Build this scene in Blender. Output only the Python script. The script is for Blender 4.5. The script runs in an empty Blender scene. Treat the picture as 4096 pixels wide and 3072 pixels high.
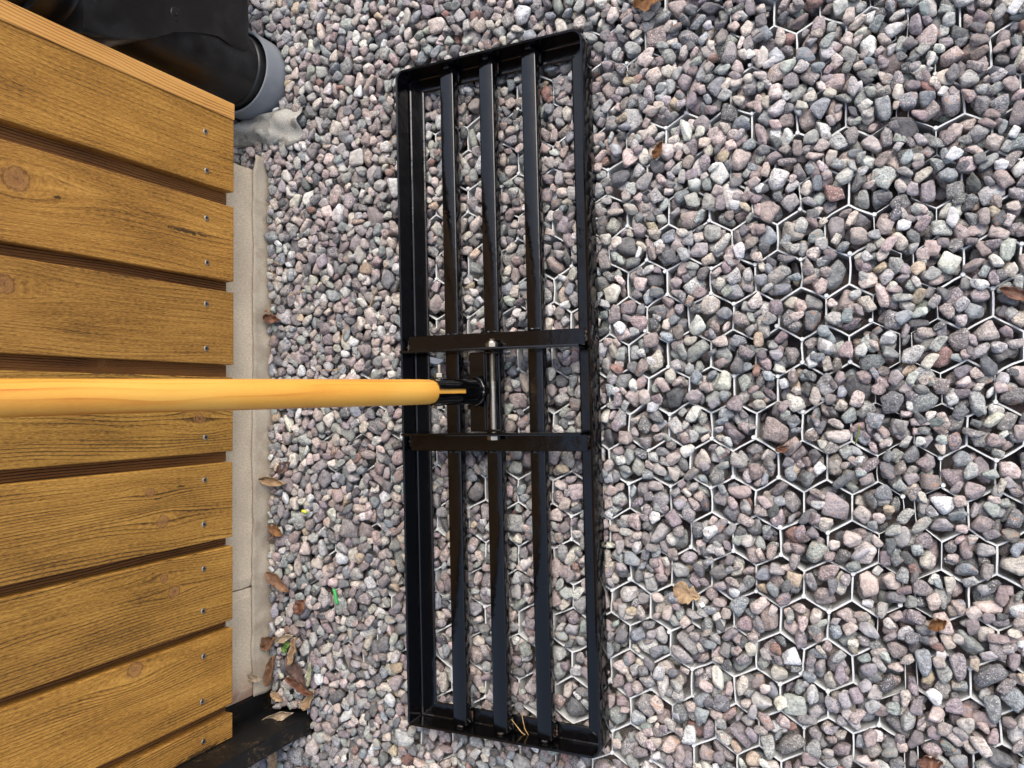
import bpy, bmesh, math, time
import numpy as np
from mathutils import Matrix, Vector, Euler

T0 = time.time()
scene = bpy.context.scene
C = scene.collection
rng = np.random.RandomState(11)
R_ = math.radians

# ------------------------------------------------------------------ camera, sky, sun, exposure
CAM = np.array([0.0, 0.0, 0.8396])
CD = np.array([-0.4273, 0.0201, -0.9039])      # viewing direction
CR = np.array([0.9040, -0.0060, -0.4275])      # picture right
CU = np.array([0.0140, 0.9998, 0.0156])        # picture up
cam_data = bpy.data.cameras.new('camera')
cam_data.sensor_width = 36.0
cam_data.lens = 36.0 * 3087.8 / 4096.0
cam_data.clip_start = 0.01
cam_data.clip_end = 500.0
cam = bpy.data.objects.new('camera', cam_data)
C.objects.link(cam)
m = Matrix.Identity(4)
for i in range(3):
    m[i][0], m[i][1], m[i][2], m[i][3] = CR[i], CU[i], -CD[i], CAM[i]
cam.matrix_world = m
scene.camera = cam

SUN_EL, SUN_AZ = R_(50), R_(24)      # azimuth measured from +Y towards +X
world = bpy.data.worlds.new('World')
scene.world = world
world.use_nodes = True
wn = world.node_tree.nodes
wl = world.node_tree.links
wn.clear()
sky = wn.new('ShaderNodeTexSky')
sky.sky_type = 'NISHITA'
sky.sun_disc = False
sky.sun_elevation = SUN_EL
sky.sun_rotation = SUN_AZ
sky.air_density = 1.0
sky.dust_density = 3.0
sky.ozone_density = 1.0
hsv = wn.new('ShaderNodeHueSaturation')        # thin even cloud takes most of the blue out
hsv.inputs['Saturation'].default_value = 0.75
bg = wn.new('ShaderNodeBackground')
bg.inputs['Strength'].default_value = 0.15
wo = wn.new('ShaderNodeOutputWorld')
wl.new(sky.outputs[0], hsv.inputs['Color'])
wl.new(hsv.outputs[0], bg.inputs['Color'])
wl.new(bg.outputs[0], wo.inputs['Surface'])

sun_data = bpy.data.lights.new('sun', 'SUN')
sun_data.energy = 1.0
sun_data.angle = R_(40)
sun_data.color = (1.0, 0.92, 0.82)
sun = bpy.data.objects.new('sun', sun_data)
C.objects.link(sun)
sd = Vector((math.cos(SUN_EL) * math.sin(SUN_AZ), math.cos(SUN_EL) * math.cos(SUN_AZ), math.sin(SUN_EL)))
sun.rotation_euler = sd.to_track_quat('Z', 'Y').to_euler()
sun.location = sd * 5

scene.view_settings.view_transform = 'Standard'
scene.view_settings.look = 'None'
scene.view_settings.gamma = 1.0
scene.view_settings.use_curve_mapping = False
scene.view_settings.exposure = 1.12
scene.cycles.max_bounces = 5
scene.cycles.diffuse_bounces = 2
scene.cycles.glossy_bounces = 3
scene.cycles.adaptive_threshold = 0.02
scene.cycles.use_denoising = True


# ------------------------------------------------------------------ helpers
def lin(r, g, b):
    f = lambda c: (c / 255.0) / 12.92 if c / 255.0 <= 0.04045 else ((c / 255.0 + 0.055) / 1.055) ** 2.4
    return (f(r), f(g), f(b), 1.0)


class Nodes:
    def __init__(s, name):
        s.mat = bpy.data.materials.new(name)
        s.mat.use_nodes = True
        s.nt = s.mat.node_tree
        s.nt.nodes.clear()
        s.out = s.nt.nodes.new('ShaderNodeOutputMaterial')
        s.bsdf = s.nt.nodes.new('ShaderNodeBsdfPrincipled')
        s.nt.links.new(s.bsdf.outputs[0], s.out.inputs['Surface'])

    def n(s, typ, **kw):
        nd = s.nt.nodes.new(typ)
        for k, v in kw.items():
            setattr(nd, k, v)
        return nd

    def set(s, sock, v):
        if isinstance(v, bpy.types.NodeSocket):
            s.nt.links.new(v, sock)
        else:
            sock.default_value = v

    def math(s, op, a, b=0.0, c=None, clamp=False):
        nd = s.n('ShaderNodeMath', operation=op)
        nd.use_clamp = clamp
        s.set(nd.inputs[0], a)
        s.set(nd.inputs[1], b)
        if c is not None:
            s.set(nd.inputs[2], c)
        return nd.outputs[0]

    def vmath(s, op, a, b=(0, 0, 0), scale=None):
        nd = s.n('ShaderNodeVectorMath', operation=op)
        s.set(nd.inputs[0], a)
        s.set(nd.inputs[1], b)
        if scale is not None:
            s.set(nd.inputs['Scale'], scale)
        return nd.outputs[0]

    def noise(s, vec, scale, detail=2.0, rough=0.5, dist=0.0, col=False):
        nd = s.n('ShaderNodeTexNoise')
        s.set(nd.inputs['Vector'], vec)
        nd.inputs['Scale'].default_value = scale
        nd.inputs['Detail'].default_value = detail
        nd.inputs['Roughness'].default_value = rough
        nd.inputs['Distortion'].default_value = dist
        return nd.outputs['Color' if col else 'Fac']

    def voro(s, vec, scale, feature='F1', out='Distance'):
        nd = s.n('ShaderNodeTexVoronoi', feature=feature)
        s.set(nd.inputs['Vector'], vec)
        nd.inputs['Scale'].default_value = scale
        return nd.outputs[out]

    def ramp(s, fac, stops, interp='LINEAR'):
        nd = s.n('ShaderNodeValToRGB')
        cr = nd.color_ramp
        cr.interpolation = interp
        while len(cr.elements) > 1:
            cr.elements.remove(cr.elements[0])
        for i, (p, c) in enumerate(stops):
            e = cr.elements[0] if i == 0 else cr.elements.new(p)
            e.position = p
            e.color = c if isinstance(c, (tuple, list)) else (c, c, c, 1)
        s.set(nd.inputs[0], fac)
        return nd.outputs[0]

    def maprange(s, v, a, b, c=0.0, d=1.0, smooth=True):
        nd = s.n('ShaderNodeMapRange')
        if smooth:
            nd.interpolation_type = 'SMOOTHSTEP'
        s.set(nd.inputs[0], v)
        for i, x in enumerate((a, b, c, d)):
            s.set(nd.inputs[i + 1], x)
        return nd.outputs[0]

    def mix(s, fac, a, b, blend='MIX'):
        nd = s.n('ShaderNodeMix', data_type='RGBA', blend_type=blend)
        s.set(nd.inputs[0], fac)
        s.set(nd.inputs[6], a)
        s.set(nd.inputs[7], b)
        return nd.outputs[2]

    def bump(s, height, strength=0.5, dist=0.001, normal=None):
        nd = s.n('ShaderNodeBump')
        nd.inputs['Strength'].default_value = strength
        nd.inputs['Distance'].default_value = dist
        s.set(nd.inputs['Height'], height)
        if normal is not None:
            s.set(nd.inputs['Normal'], normal)
        return nd.outputs[0]

    def coord(s, which='Object'):
        return s.n('ShaderNodeTexCoord').outputs[which]

    def sep(s, v):
        nd = s.n('ShaderNodeSeparateXYZ')
        s.set(nd.inputs[0], v)
        return nd.outputs

    def comb(s, x, y, z):
        nd = s.n('ShaderNodeCombineXYZ')
        for i, v in enumerate((x, y, z)):
            s.set(nd.inputs[i], v)
        return nd.outputs[0]

    def base(s, color=None, rough=None, metal=None, spec=None, normal=None, coat=None):
        b = s.bsdf.inputs
        if color is not None: s.set(b['Base Color'], color)
        if rough is not None: s.set(b['Roughness'], rough)
        if metal is not None: s.set(b['Metallic'], metal)
        if spec is not None: s.set(b['Specular IOR Level'], spec)
        if normal is not None: s.set(b['Normal'], normal)
        if coat is not None: s.set(b['Coat Weight'], coat)
        return s.mat


def obj(name, bm, mat, parent=None, smooth=False, loc=None):
    me = bpy.data.meshes.new(name)
    if isinstance(bm, bmesh.types.BMesh):
        bmesh.ops.recalc_face_normals(bm, faces=bm.faces)
        bm.to_mesh(me)
        bm.free()
    else:
        me.from_pydata(*bm)
        me.update()
    if smooth:
        me.shade_smooth()
    if mat is not None:
        me.materials.append(mat)
    o = bpy.data.objects.new(name, me)
    C.objects.link(o)
    if parent is not None:
        o.parent = parent
    if loc is not None:
        o.location = loc
    return o


def empty(name, loc=(0, 0, 0), rz=0.0):
    o = bpy.data.objects.new(name, None)
    o.empty_display_size = 0.02
    C.objects.link(o)
    o.location = loc
    o.rotation_euler = (0, 0, rz)
    return o


def tag(o, label=None, cat=None, group=None, kind=None):
    if label: o['label'] = label
    if cat: o['category'] = cat
    if group: o['group'] = group
    if kind: o['kind'] = kind
    return o


def add_box(bm, x0, x1, y0, y1, z0, z1, bevel=0.0, seg=2):
    r = bmesh.ops.create_cube(bm, size=1.0)
    vs = r['verts']
    for v in vs:
        v.co = Vector((x0 + (v.co.x + .5) * (x1 - x0), y0 + (v.co.y + .5) * (y1 - y0), z0 + (v.co.z + .5) * (z1 - z0)))
    if bevel > 0:
        es = list({e for v in vs for e in v.link_edges})
        bmesh.ops.bevel(bm, geom=es, offset=bevel, segments=seg, affect='EDGES', profile=0.5)
    return vs


def frame_for(d):
    d = Vector(d).normalized()
    a = Vector((0, 1, 0)) if abs(d.y) < 0.9 else Vector((1, 0, 0))
    x = a.cross(d).normalized()
    y = d.cross(x)
    return x, y, d


def add_lathe(bm, p0, d, prof, seg=32, ang0=0.0, cap0=True, cap1=True):
    """revolve [(distance along d, radius)] about the axis p0 + t d"""
    x, y, d = frame_for(d)
    p0 = Vector(p0)
    rings = []
    for t, r in prof:
        rings.append([bm.verts.new(p0 + d * t + (x * math.cos(ang0 + 2 * math.pi * k / seg) + y * math.sin(ang0 + 2 * math.pi * k / seg)) * r) for k in range(seg)])
    for a, b in zip(rings[:-1], rings[1:]):
        for k in range(seg):
            bm.faces.new((a[k], a[(k + 1) % seg], b[(k + 1) % seg], b[k]))
    if cap0: bm.faces.new(rings[0][::-1])
    if cap1: bm.faces.new(rings[-1])
    return rings


def add_tube(bm, pts, radii, seg=8):
    pts = [Vector(p) for p in pts]
    rings = []
    for i, p in enumerate(pts):
        d = pts[min(i + 1, len(pts) - 1)] - pts[max(i - 1, 0)]
        x, y, d = frame_for(d)
        r = radii[i] if hasattr(radii, '__len__') else radii
        rings.append([bm.verts.new(p + (x * math.cos(2 * math.pi * k / seg) + y * math.sin(2 * math.pi * k / seg)) * r) for k in range(seg)])
    for a, b in zip(rings[:-1], rings[1:]):
        for k in range(seg):
            bm.faces.new((a[k], a[(k + 1) % seg], b[(k + 1) % seg], b[k]))
    bm.faces.new(rings[0][::-1])
    bm.faces.new(rings[-1])


def lattice_noise(seed, n=256):
    g = np.random.RandomState(seed).rand(n, n) * 2 - 1

    def f(x, y):
        x = np.asarray(x, float); y = np.asarray(y, float)
        i = np.floor(x).astype(int); j = np.floor(y).astype(int)
        u = x - i; v = y - j
        u = u * u * (3 - 2 * u); v = v * v * (3 - 2 * v)
        a = g[i % n, j % n]; b = g[(i + 1) % n, j % n]; c = g[i % n, (j + 1) % n]; d = g[(i + 1) % n, (j + 1) % n]
        return (a * (1 - u) + b * u) * (1 - v) + (c * (1 - u) + d * u) * v
    return f


def sstep(a, b, x):
    t = np.clip((np.asarray(x, float) - a) / (b - a), 0, 1)
    return t * t * (3 - 2 * t)


def project(P):
    V = np.asarray(P, float) - CAM
    z = V @ CD
    return np.stack([2048 + 3087.8 * (V @ CR) / z, 1536 - 3087.8 * (V @ CU) / z], -1)


# ------------------------------------------------------------------ materials
def wood_mat(name, seed, light, mid, dark, knots=(), streaks=(), ring=170.0, ring_amt=0.5, fibre=1.0, rough=0.62, wav=0.006, side=0.8, relief=1.0, groove=0.0):
    """grain runs along local z; knots = (y, z, r); streaks = (y, z, half width, half length)"""
    s = Nodes(name)
    co = s.coord()
    x, y, z = s.sep(co)
    off = s.vmath('ADD', co, (seed * 3.17, seed * 1.71, seed * 7.3))
    w = s.math('ADD', y, s.math('MULTIPLY', x, side))
    lo = s.noise(s.vmath('MULTIPLY', off, (12, 12, 3.0)), 1.0, 2.0)
    w = s.math('ADD', w, s.math('MULTIPLY', s.math('SUBTRACT', lo, 0.5), wav * 4))
    knot_mask = None
    for (ky, kz, kr) in knots:
        dy = s.math('SUBTRACT', w, ky)
        dyt = s.math('SUBTRACT', y, ky)
        dz = s.math('SUBTRACT', z, kz)
        q = s.math('DIVIDE', s.math('ADD', s.math('MULTIPLY', dy, dy), s.math('MULTIPLY', s.math('MULTIPLY', dz, dz), 0.11)), (2.1 * kr) ** 2)
        e = s.math('POWER', 2.718, s.math('MULTIPLY', q, -1.0))
        w = s.math('SUBTRACT', w, s.math('MULTIPLY', dy, s.math('MULTIPLY', e, 0.9)))
        rr = s.math('SQRT', s.math('ADD', s.math('MULTIPLY', dyt, dyt), s.math('MULTIPLY', s.math('MULTIPLY', dz, dz), 0.72)))
        rr = s.math('DIVIDE', s.math('ADD', rr, s.math('MULTIPLY', s.math('SUBTRACT', s.noise(off, 260, 2.0), 0.5), 0.7 * kr)), kr)
        knot_mask = rr if knot_mask is None else s.math('MINIMUM', knot_mask, rr)
    # growth rings: thin dark late wood lines
    ph = s.math('ADD', s.math('MULTIPLY', w, ring), s.math('MULTIPLY', lo, 2.0))
    fr = s.math('FRACT', ph)
    line = s.math('POWER', fr, 5.0)
    line = s.math('MULTIPLY', line, s.maprange(fr, 0.93, 1.0, 1.0, 0.0))
    gate = s.maprange(s.noise(s.vmath('MULTIPLY', off, (60, 60, 2.5)), 1.0, 2.0), 0.32, 0.62)
    line = s.math('MULTIPLY', line, s.math('MULTIPLY', gate, ring_amt))
    # sawn fibres: short dashes along the grain
    wv = s.comb(s.math('MULTIPLY', x, 620.0), s.math('MULTIPLY', s.math('ADD', w, seed), 760.0), s.math('MULTIPLY', z, 170.0))
    fib = s.noise(wv, 1.0, 2.0, 0.65)
    wv2 = s.comb(s.math('MULTIPLY', x, 300.0), s.math('MULTIPLY', s.math('ADD', w, seed + 4), 300.0), s.math('MULTIPLY', z, 11.0))
    fib2 = s.noise(wv2, 1.0, 2.0, 0.6)
    big = s.noise(s.vmath('MULTIPLY', off, (26, 26, 9)), 1.0, 3.0)
    val = s.math('ADD', s.math('MULTIPLY', s.math('SUBTRACT', fib, 0.5), 1.2 * fibre), s.math('MULTIPLY', s.math('SUBTRACT', fib2, 0.5), 0.75 * fibre))
    val = s.math('ADD', s.math('ADD', val, 0.5), s.math('MULTIPLY', s.math('SUBTRACT', big, 0.5), 0.75))
    val = s.math('SUBTRACT', val, s.math('MULTIPLY', line, 0.9))
    col = s.ramp(val, [(0.0, dark), (0.42, mid), (0.95, light)])
    col = s.mix(s.math('MULTIPLY', line, 0.85), col, dark)
    # open black cracks along the grain
    if groove > 0:
        cr = s.noise(s.comb(s.math('MULTIPLY', x, 150.0), s.math('MULTIPLY', s.math('ADD', w, seed + 9), 330.0), s.math('MULTIPLY', z, 12.0)), 1.0, 2.0, 0.7)
        crm = s.maprange(cr, 0.66, 0.74)
        col = s.mix(s.math('MULTIPLY', crm, groove), col, lin(38, 26, 14))
    for (sy, sz, hw, hl) in streaks:
        dy = s.math('DIVIDE', s.math('SUBTRACT', y, sy), hw)
        dz = s.math('DIVIDE', s.math('SUBTRACT', z, sz), hl)
        d2 = s.math('SQRT', s.math('ADD', s.math('MULTIPLY', dy, dy), s.math('MULTIPLY', dz, dz)))
        n1 = s.noise(s.vmath('MULTIPLY', off, (420, 420, 170)), 1.0, 3.0, 0.7)
        mk = s.maprange(s.math('ADD', d2, s.math('MULTIPLY', s.math('SUBTRACT', n1, 0.5), 2.4)), 0.85, 0.35)
        col = s.mix(s.math('MULTIPLY', mk, 0.9), col, lin(44, 32, 20))
    if knot_mask is not None:
        kc = s.ramp(s.math('MULTIPLY', knot_mask, 0.5), [(0.0, lin(96, 62, 36)), (0.1, lin(140, 98, 62)), (0.36, lin(158, 112, 66)), (0.46, lin(92, 58, 28)), (0.52, lin(170, 120, 60)), (0.8, lin(176, 128, 62))])
        kf = s.maprange(knot_mask, 0.9, 1.35, 1.0, 0.0)
        kn = s.maprange(s.noise(off, 700, 2.0), 0.3, 0.7, 0.65, 1.1)
        kc = s.mix(1.0, kc, s.comb(kn, kn, kn), 'MULTIPLY')
        col = s.mix(s.math('MULTIPLY', kf, 0.72), col, kc)
    hgt = s.math('SUBTRACT', s.math('ADD', s.math('MULTIPLY', fib, 1.0), s.math('MULTIPLY', fib2, 0.6)), line)
    return s.base(col, rough, spec=0.35, normal=s.bump(hgt, 0.55 * relief, 0.0011))


WL, WM, WD = lin(194, 146, 70), lin(150, 106, 44), lin(72, 48, 20)

s = Nodes('black_gloss_paint')
co = s.coord()
bn = s.noise(co, 55, 2.0)
bn2 = s.noise(co, 420, 2.0)
dust = s.maprange(s.noise(co, 900, 2.0, 0.6), 0.74, 0.80)
M_PAINT = s.base(s.mix(s.math('MULTIPLY', dust, 0.35), lin(5, 5, 6), lin(92, 90, 86)),
                 s.math('ADD', s.maprange(s.noise(co, 35, 3.0), 0.35, 0.75, 0.07, 0.2), s.math('MULTIPLY', dust, 0.3)),
                 spec=0.47, normal=s.bump(s.math('ADD', bn, s.math('MULTIPLY', bn2, 0.18)), 0.35, 0.0012))
s = Nodes('weld_bead')
co = s.coord()
M_WELD = s.base(s.mix(s.maprange(s.noise(co, 190, 3.0), 0.5, 0.62), lin(14, 14, 15), lin(66, 44, 30)), 0.3, spec=0.5, normal=s.bump(s.noise(co, 500, 2.0), 0.9, 0.002))
s = Nodes('zinc_steel')
co = s.coord()
M_ZINC = s.base(s.mix(s.noise(co, 300, 2.0), lin(128, 121, 108), lin(176, 170, 158)), 0.36, metal=1.0)
s = Nodes('screw_steel')
M_SCREW = s.base(lin(190, 184, 172), 0.32, metal=1.0)
s = Nodes('screw_recess')
M_RECESS = s.base(lin(30, 28, 26), 0.6)

M_HANDLE = wood_mat('handle_pine', 5.0, lin(216, 172, 86), lin(204, 146, 60), lin(172, 100, 36), ring=150, ring_amt=1.1, fibre=0.2, rough=0.36, wav=0.005, relief=0.08,
                    knots=(), side=0.5)

s = Nodes('plinth_stone')
co = s.coord()
f1 = s.noise(s.vmath('MULTIPLY', co, (500, 700, 240)), 1.0, 3.0, 0.7)
f2 = s.noise(co, 14, 3.0)
red = s.maprange(s.sep(co)[1], -0.352, -0.402)
pc = s.ramp(f1, [(0.25, lin(182, 162, 136)), (0.55, lin(214, 196, 170)), (0.8, lin(230, 216, 194))])
pc = s.mix(1.0, pc, s.ramp(f2, [(0.3, 0.84), (0.7, 1.06)]), 'MULTIPLY')
pc = s.mix(s.math('MULTIPLY', red, s.maprange(s.noise(co, 60, 3.0), 0.35, 0.6, 0.2, 0.75)), pc, lin(168, 122, 100))
spk = s.maprange(s.voro(co, 210), 0.10, 0.05)
spg = s.maprange(s.noise(co, 40, 1.0), 0.6, 0.66)
pc = s.mix(s.math('MULTIPLY', spk, s.math('MULTIPLY', spg, 0.8)), pc, lin(60, 50, 42))
M_PLINTH = s.base(pc, 0.9, spec=0.2, normal=s.bump(f1, 0.6, 0.0012))

s = Nodes('geotextile')
co = s.coord()
fz = s.noise(s.vmath('MULTIPLY', co, (900, 900, 900)), 1.0, 4.0, 0.75)
fib = s.noise(s.vmath('MULTIPLY', co, (350, 1200, 700)), 1.0, 2.0, 0.6, 1.5)
gc = s.ramp(s.math('ADD', s.math('MULTIPLY', fz, 0.6), s.math('MULTIPLY', fib, 0.4)), [(0.3, lin(144, 132, 115)), (0.52, lin(180, 167, 147)), (0.72, lin(204, 192, 174))])
gd = s.maprange(s.noise(co, 32, 4.0, 0.6), 0.42, 0.68)
gc = s.mix(s.math('MULTIPLY', gd, 0.4), gc, lin(122, 104, 84))
M_FABRIC = s.base(gc, 0.95, spec=0.1, normal=s.bump(fz, 0.5, 0.0008))

s = Nodes('grey_flap_fleece')
co = s.coord()
fz = s.noise(co, 800, 4.0, 0.75)
gc = s.ramp(fz, [(0.3, lin(118, 116, 110)), (0.55, lin(158, 156, 148)), (0.75, lin(196, 194, 187))])
wet = s.maprange(s.noise(co, 38, 2.0), 0.52, 0.56)
gc = s.mix(s.math('MULTIPLY', wet, 0.5), gc, lin(82, 80, 72))
M_FLAP = s.base(gc, 0.95, spec=0.1, normal=s.bump(fz, 0.4, 0.0008))

s = Nodes('white_grid_plastic')
co = s.coord()
gn = s.noise(co, 260, 3.0, 0.6)
gm = s.noise(co, 30, 3.0)
gcol = s.mix(s.math('MULTIPLY', s.maprange(gn, 0.5, 0.8), 0.35), lin(208, 210, 209), lin(138, 132, 123))
gcol = s.mix(s.math('MULTIPLY', s.maprange(gm, 0.55, 0.75), 0.2), gcol, lin(160, 152, 138))
M_GRID = s.base(gcol, 0.55, spec=0.35, normal=s.bump(gn, 0.4, 0.0006))

s = Nodes('black_plastic')
co = s.coord()
d1 = s.maprange(s.noise(co, 650, 2.0, 0.6), 0.66, 0.74)
d2 = s.maprange(s.noise(s.vmath('ADD', co, (4, 2, 9)), 28, 3.0, 0.6), 0.42, 0.75)
d3 = s.maprange(s.voro(co, 190), 0.09, 0.04)
pc = s.mix(s.math('MULTIPLY', d2, 0.16), lin(11, 11, 12), lin(62, 62, 64))
pc = s.mix(s.math('MULTIPLY', s.math('MAXIMUM', s.math('MULTIPLY', d1, d2), s.math('MULTIPLY', d3, d2)), 0.4), pc, lin(130, 128, 124))
M_BLACKPL = s.base(pc, s.math('ADD', 0.34, s.math('MULTIPLY', d2, 0.25)), spec=0.4, normal=s.bump(s.noise(co, 300, 3.0), 0.05, 0.0006))
s = Nodes('grey_pvc')
co = s.coord()
pc = s.mix(s.math('MULTIPLY', s.maprange(s.noise(co, 50, 4.0, 0.65), 0.45, 0.75), 0.4), lin(112, 116, 121), lin(138, 136, 132))
M_GREYPVC = s.base(pc, 0.5, spec=0.4, normal=s.bump(s.noise(co, 500, 2.0), 0.1, 0.0005))
s = Nodes('black_post_coating')
co = s.coord()
x, y, z = s.sep(co)
dn = s.noise(s.vmath('MULTIPLY', co, (260, 260, 120)), 1.0, 4.0, 0.75)
patch = s.maprange(s.noise(co, 24, 2.0), 0.44, 0.6)
dm = s.math('MULTIPLY', s.maprange(dn, 0.5, 0.68), patch)
pc = s.mix(s.math('MULTIPLY', dm, 0.6), lin(12, 12, 13), lin(118, 98, 66))
M_POST = s.base(pc, 0.5, spec=0.35, normal=s.bump(dn, 0.3, 0.0006))


def stone_mat(name, per_object):
    s = Nodes(name)
    co = s.coord()
    if per_object:
        oi = s.n('ShaderNodeObjectInfo')
        base, rnd, wet = oi.outputs['Color'], oi.outputs['Random'], oi.outputs['Alpha']
    else:
        a = s.n('ShaderNodeAttribute'); a.attribute_name = 'tint'
        base, wet = a.outputs['Color'], a.outputs['Alpha']
        b = s.n('ShaderNodeAttribute'); b.attribute_name = 'rnd'
        rnd = b.outputs['Fac']
    r2 = s.math('FRACT', s.math('MULTIPLY', rnd, 7.31))
    r3 = s.math('FRACT', s.math('MULTIPLY', rnd, 23.7))
    p = s.vmath('ADD', co, s.comb(s.math('MULTIPLY', rnd, 11.0), s.math('MULTIPLY', r2, 7.0), s.math('MULTIPLY', r3, 5.0)))
    spn = s.n('ShaderNodeTexNoise')
    s.set(spn.inputs['Vector'], p)
    spn.inputs['Scale'].default_value = 620
    spn.inputs['Detail'].default_value = 2.0
    spn.inputs['Roughness'].default_value = 0.65
    sp = spn.outputs['Fac']
    spc = s.sep(spn.outputs['Color'])
    coarse = s.noise(p, 190, 2.0, 0.6)
    band = s.noise(s.vmath('MULTIPLY', p, (90, 480, 480)), 1.0, 2.0, 0.6, 0.5)
    amt = s.maprange(r2, 0.0, 1.0, 0.5, 1.7)
    v = s.math('MULTIPLY', s.math('SUBTRACT', sp, 0.5), amt)
    v = s.math('ADD', v, s.math('MULTIPLY', s.math('SUBTRACT', coarse, 0.5), 1.1))
    v = s.math('ADD', v, s.math('MULTIPLY', s.math('SUBTRACT', band, 0.5), s.math('MULTIPLY', r3, 1.2)))
    k = s.math('MAXIMUM', s.math('ADD', 1.0, s.math('MULTIPLY', v, 1.25)), 0.22)
    col = s.mix(1.0, base, s.comb(k, k, k), 'MULTIPLY')
    gr = s.maprange(spc[1], 0.57, 0.66)
    col = s.mix(s.math('MULTIPLY', gr, s.maprange(r3, 0.35, 0.95, 0.0, 0.6)), col, lin(222, 216, 208))
    dk = s.maprange(spc[2], 0.57, 0.66)
    col = s.mix(s.math('MULTIPLY', dk, s.maprange(r2, 0.35, 0.95, 0.05, 0.6)), col, lin(58, 56, 55))
    ru = s.math('MULTIPLY', s.maprange(coarse, 0.56, 0.66), s.maprange(rnd, 0.86, 0.9))
    col = s.mix(s.math('MULTIPLY', ru, 0.55), col, lin(146, 98, 62))
    wm = s.math('MULTIPLY', s.math('SUBTRACT', 1.0, wet), s.maprange(s.noise(p, 105, 2.0, 0.5), 0.44, 0.52))
    col = s.mix(s.math('MULTIPLY', wm, 0.5), col, lin(42, 34, 30))
    hgt = s.math('ADD', s.math('MULTIPLY', sp, 0.55), coarse)
    return s.base(col, s.math('SUBTRACT', 0.82, s.math('MULTIPLY', wm, 0.4)), spec=0.3, normal=s.bump(hgt, 0.8, 0.0020))


M_GRAVEL = stone_mat('gravel_stone', False)
M_STONE = stone_mat('single_stone', True)

s = Nodes('ground_sheet')
co = s.coord()
vc = s.voro(co, 62, 'F1', 'Color')
vd = s.voro(co, 62, 'F1', 'Distance')
gcol = s.ramp(s.sep(vc)[0], [(0.0, lin(96, 92, 92)), (0.3, lin(128, 112, 110)), (0.55, lin(140, 136, 132)), (0.8, lin(158, 140, 128)), (1.0, lin(112, 116, 118))])
gcol = s.mix(1.0, gcol, s.ramp(s.noise(co, 500, 3.0), [(0.3, 0.7), (0.7, 1.15)]), 'MULTIPLY')
M_GROUND = s.base(gcol, 0.9, spec=0.2, normal=s.bump(s.math('SUBTRACT', 1.0, vd), 1.0, 0.008))


def leaf_mat(name, light, mid, dark, rough=0.7):
    s = Nodes(name)
    co = s.coord()
    n1 = s.noise(co, 120, 4.0, 0.65)
    n2 = s.noise(co, 600, 2.0)
    c = s.ramp(s.math('ADD', s.math('MULTIPLY', n1, 0.75), s.math('MULTIPLY', n2, 0.25)), [(0.3, dark), (0.5, mid), (0.72, light)])
    return s.base(c, rough, spec=0.3, normal=s.bump(n1, 0.5, 0.001))


M_LEAF_BROWN = leaf_mat('leaf_brown', lin(146, 114, 88), lin(114, 84, 62), lin(74, 52, 38))
M_LEAF_RUST = leaf_mat('leaf_rust', lin(128, 90, 68), lin(94, 62, 47), lin(58, 39, 31), 0.5)
M_LEAF_TAN = leaf_mat('leaf_tan', lin(184, 160, 126), lin(148, 122, 92), lin(104, 80, 58))
M_LEAF_PALE = leaf_mat('leaf_pale', lin(190, 178, 158), lin(156, 138, 114), lin(116, 94, 72))
M_LEAF_GREEN = leaf_mat('leaf_greygreen', lin(170, 170, 146), lin(136, 138, 112), lin(98, 98, 78))
M_LEAF_DARK = leaf_mat('leaf_dark', lin(112, 90, 80), lin(84, 66, 60), lin(52, 40, 36))
M_LEAF_ORANGE = leaf_mat('leaf_orange', lin(146, 108, 66), lin(106, 72, 42), lin(66, 43, 27))
M_STRAW = leaf_mat('straw', lin(196, 170, 122), lin(160, 128, 84), lin(112, 82, 50))
M_CLOVER = leaf_mat('clover_green', lin(120, 150, 72), lin(78, 112, 48), lin(50, 74, 34))
M_BLADE = leaf_mat('grass_blade_green', lin(130, 140, 74), lin(98, 110, 58), lin(66, 72, 40))
s = Nodes('bright_green_plastic')
M_GREENPL = s.base(lin(58, 158, 78), 0.45)
s = Nodes('yellow_plastic')
M_YELLOWPL = s.base(lin(206, 206, 60), 0.4)
s = Nodes('white_plastic_scrap')
M_WHITE = s.base(lin(226, 230, 230), 0.4)
s = Nodes('blue_grey_metal')
co = s.coord()
M_BLUEGREY = s.base(s.mix(s.noise(co, 120, 3.0), lin(116, 126, 142), lin(140, 148, 160)), 0.45, spec=0.4)

# ------------------------------------------------------------------ gravel bed and honeycomb: where stones lie
W = 0.0455                       # honeycomb pitch
SS = W / math.sqrt(3)
LAT_O = np.array([-0.2515, 0.1402])
LAT_A = math.radians(-0.12)
SEAM = 0.0097
GX0, GX1, GY0, GY1 = -0.95, 0.27, -0.68, 0.72
G = 0.0015
NX, NY = int((GX1 - GX0) / G), int((GY1 - GY0) / G)
xs = GX0 + (np.arange(NX) + .5) * G
ys = GY0 + (np.arange(NY) + .5) * G
XX, YY = np.meshgrid(xs, ys, indexing='ij')
n1, n2, n3, n4 = (lattice_noise(k) for k in (1, 2, 3, 4))

PIPE_C = (-0.789, 0.452)
RK_C, RK_A = np.array([-0.4045, 0.0093]), math.radians(1.1)


def rake_local(x, y):
    dx, dy = x - RK_C[0], y - RK_C[1]
    return math.cos(RK_A) * dx + math.sin(RK_A) * dy, -math.sin(RK_A) * dx + math.cos(RK_A) * dy


def warp(p):
    x, y = p[..., 0], p[..., 1]
    dx = n1(x * 55, y * 55) * 0.0012 + n1(x * 14 + 9, y * 14) * 0.0018
    dy = n2(x * 55, y * 55) * 0.0012 + n2(x * 14 + 9, y * 14) * 0.0018
    return np.stack([x + dx, y + dy], -1)


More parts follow.
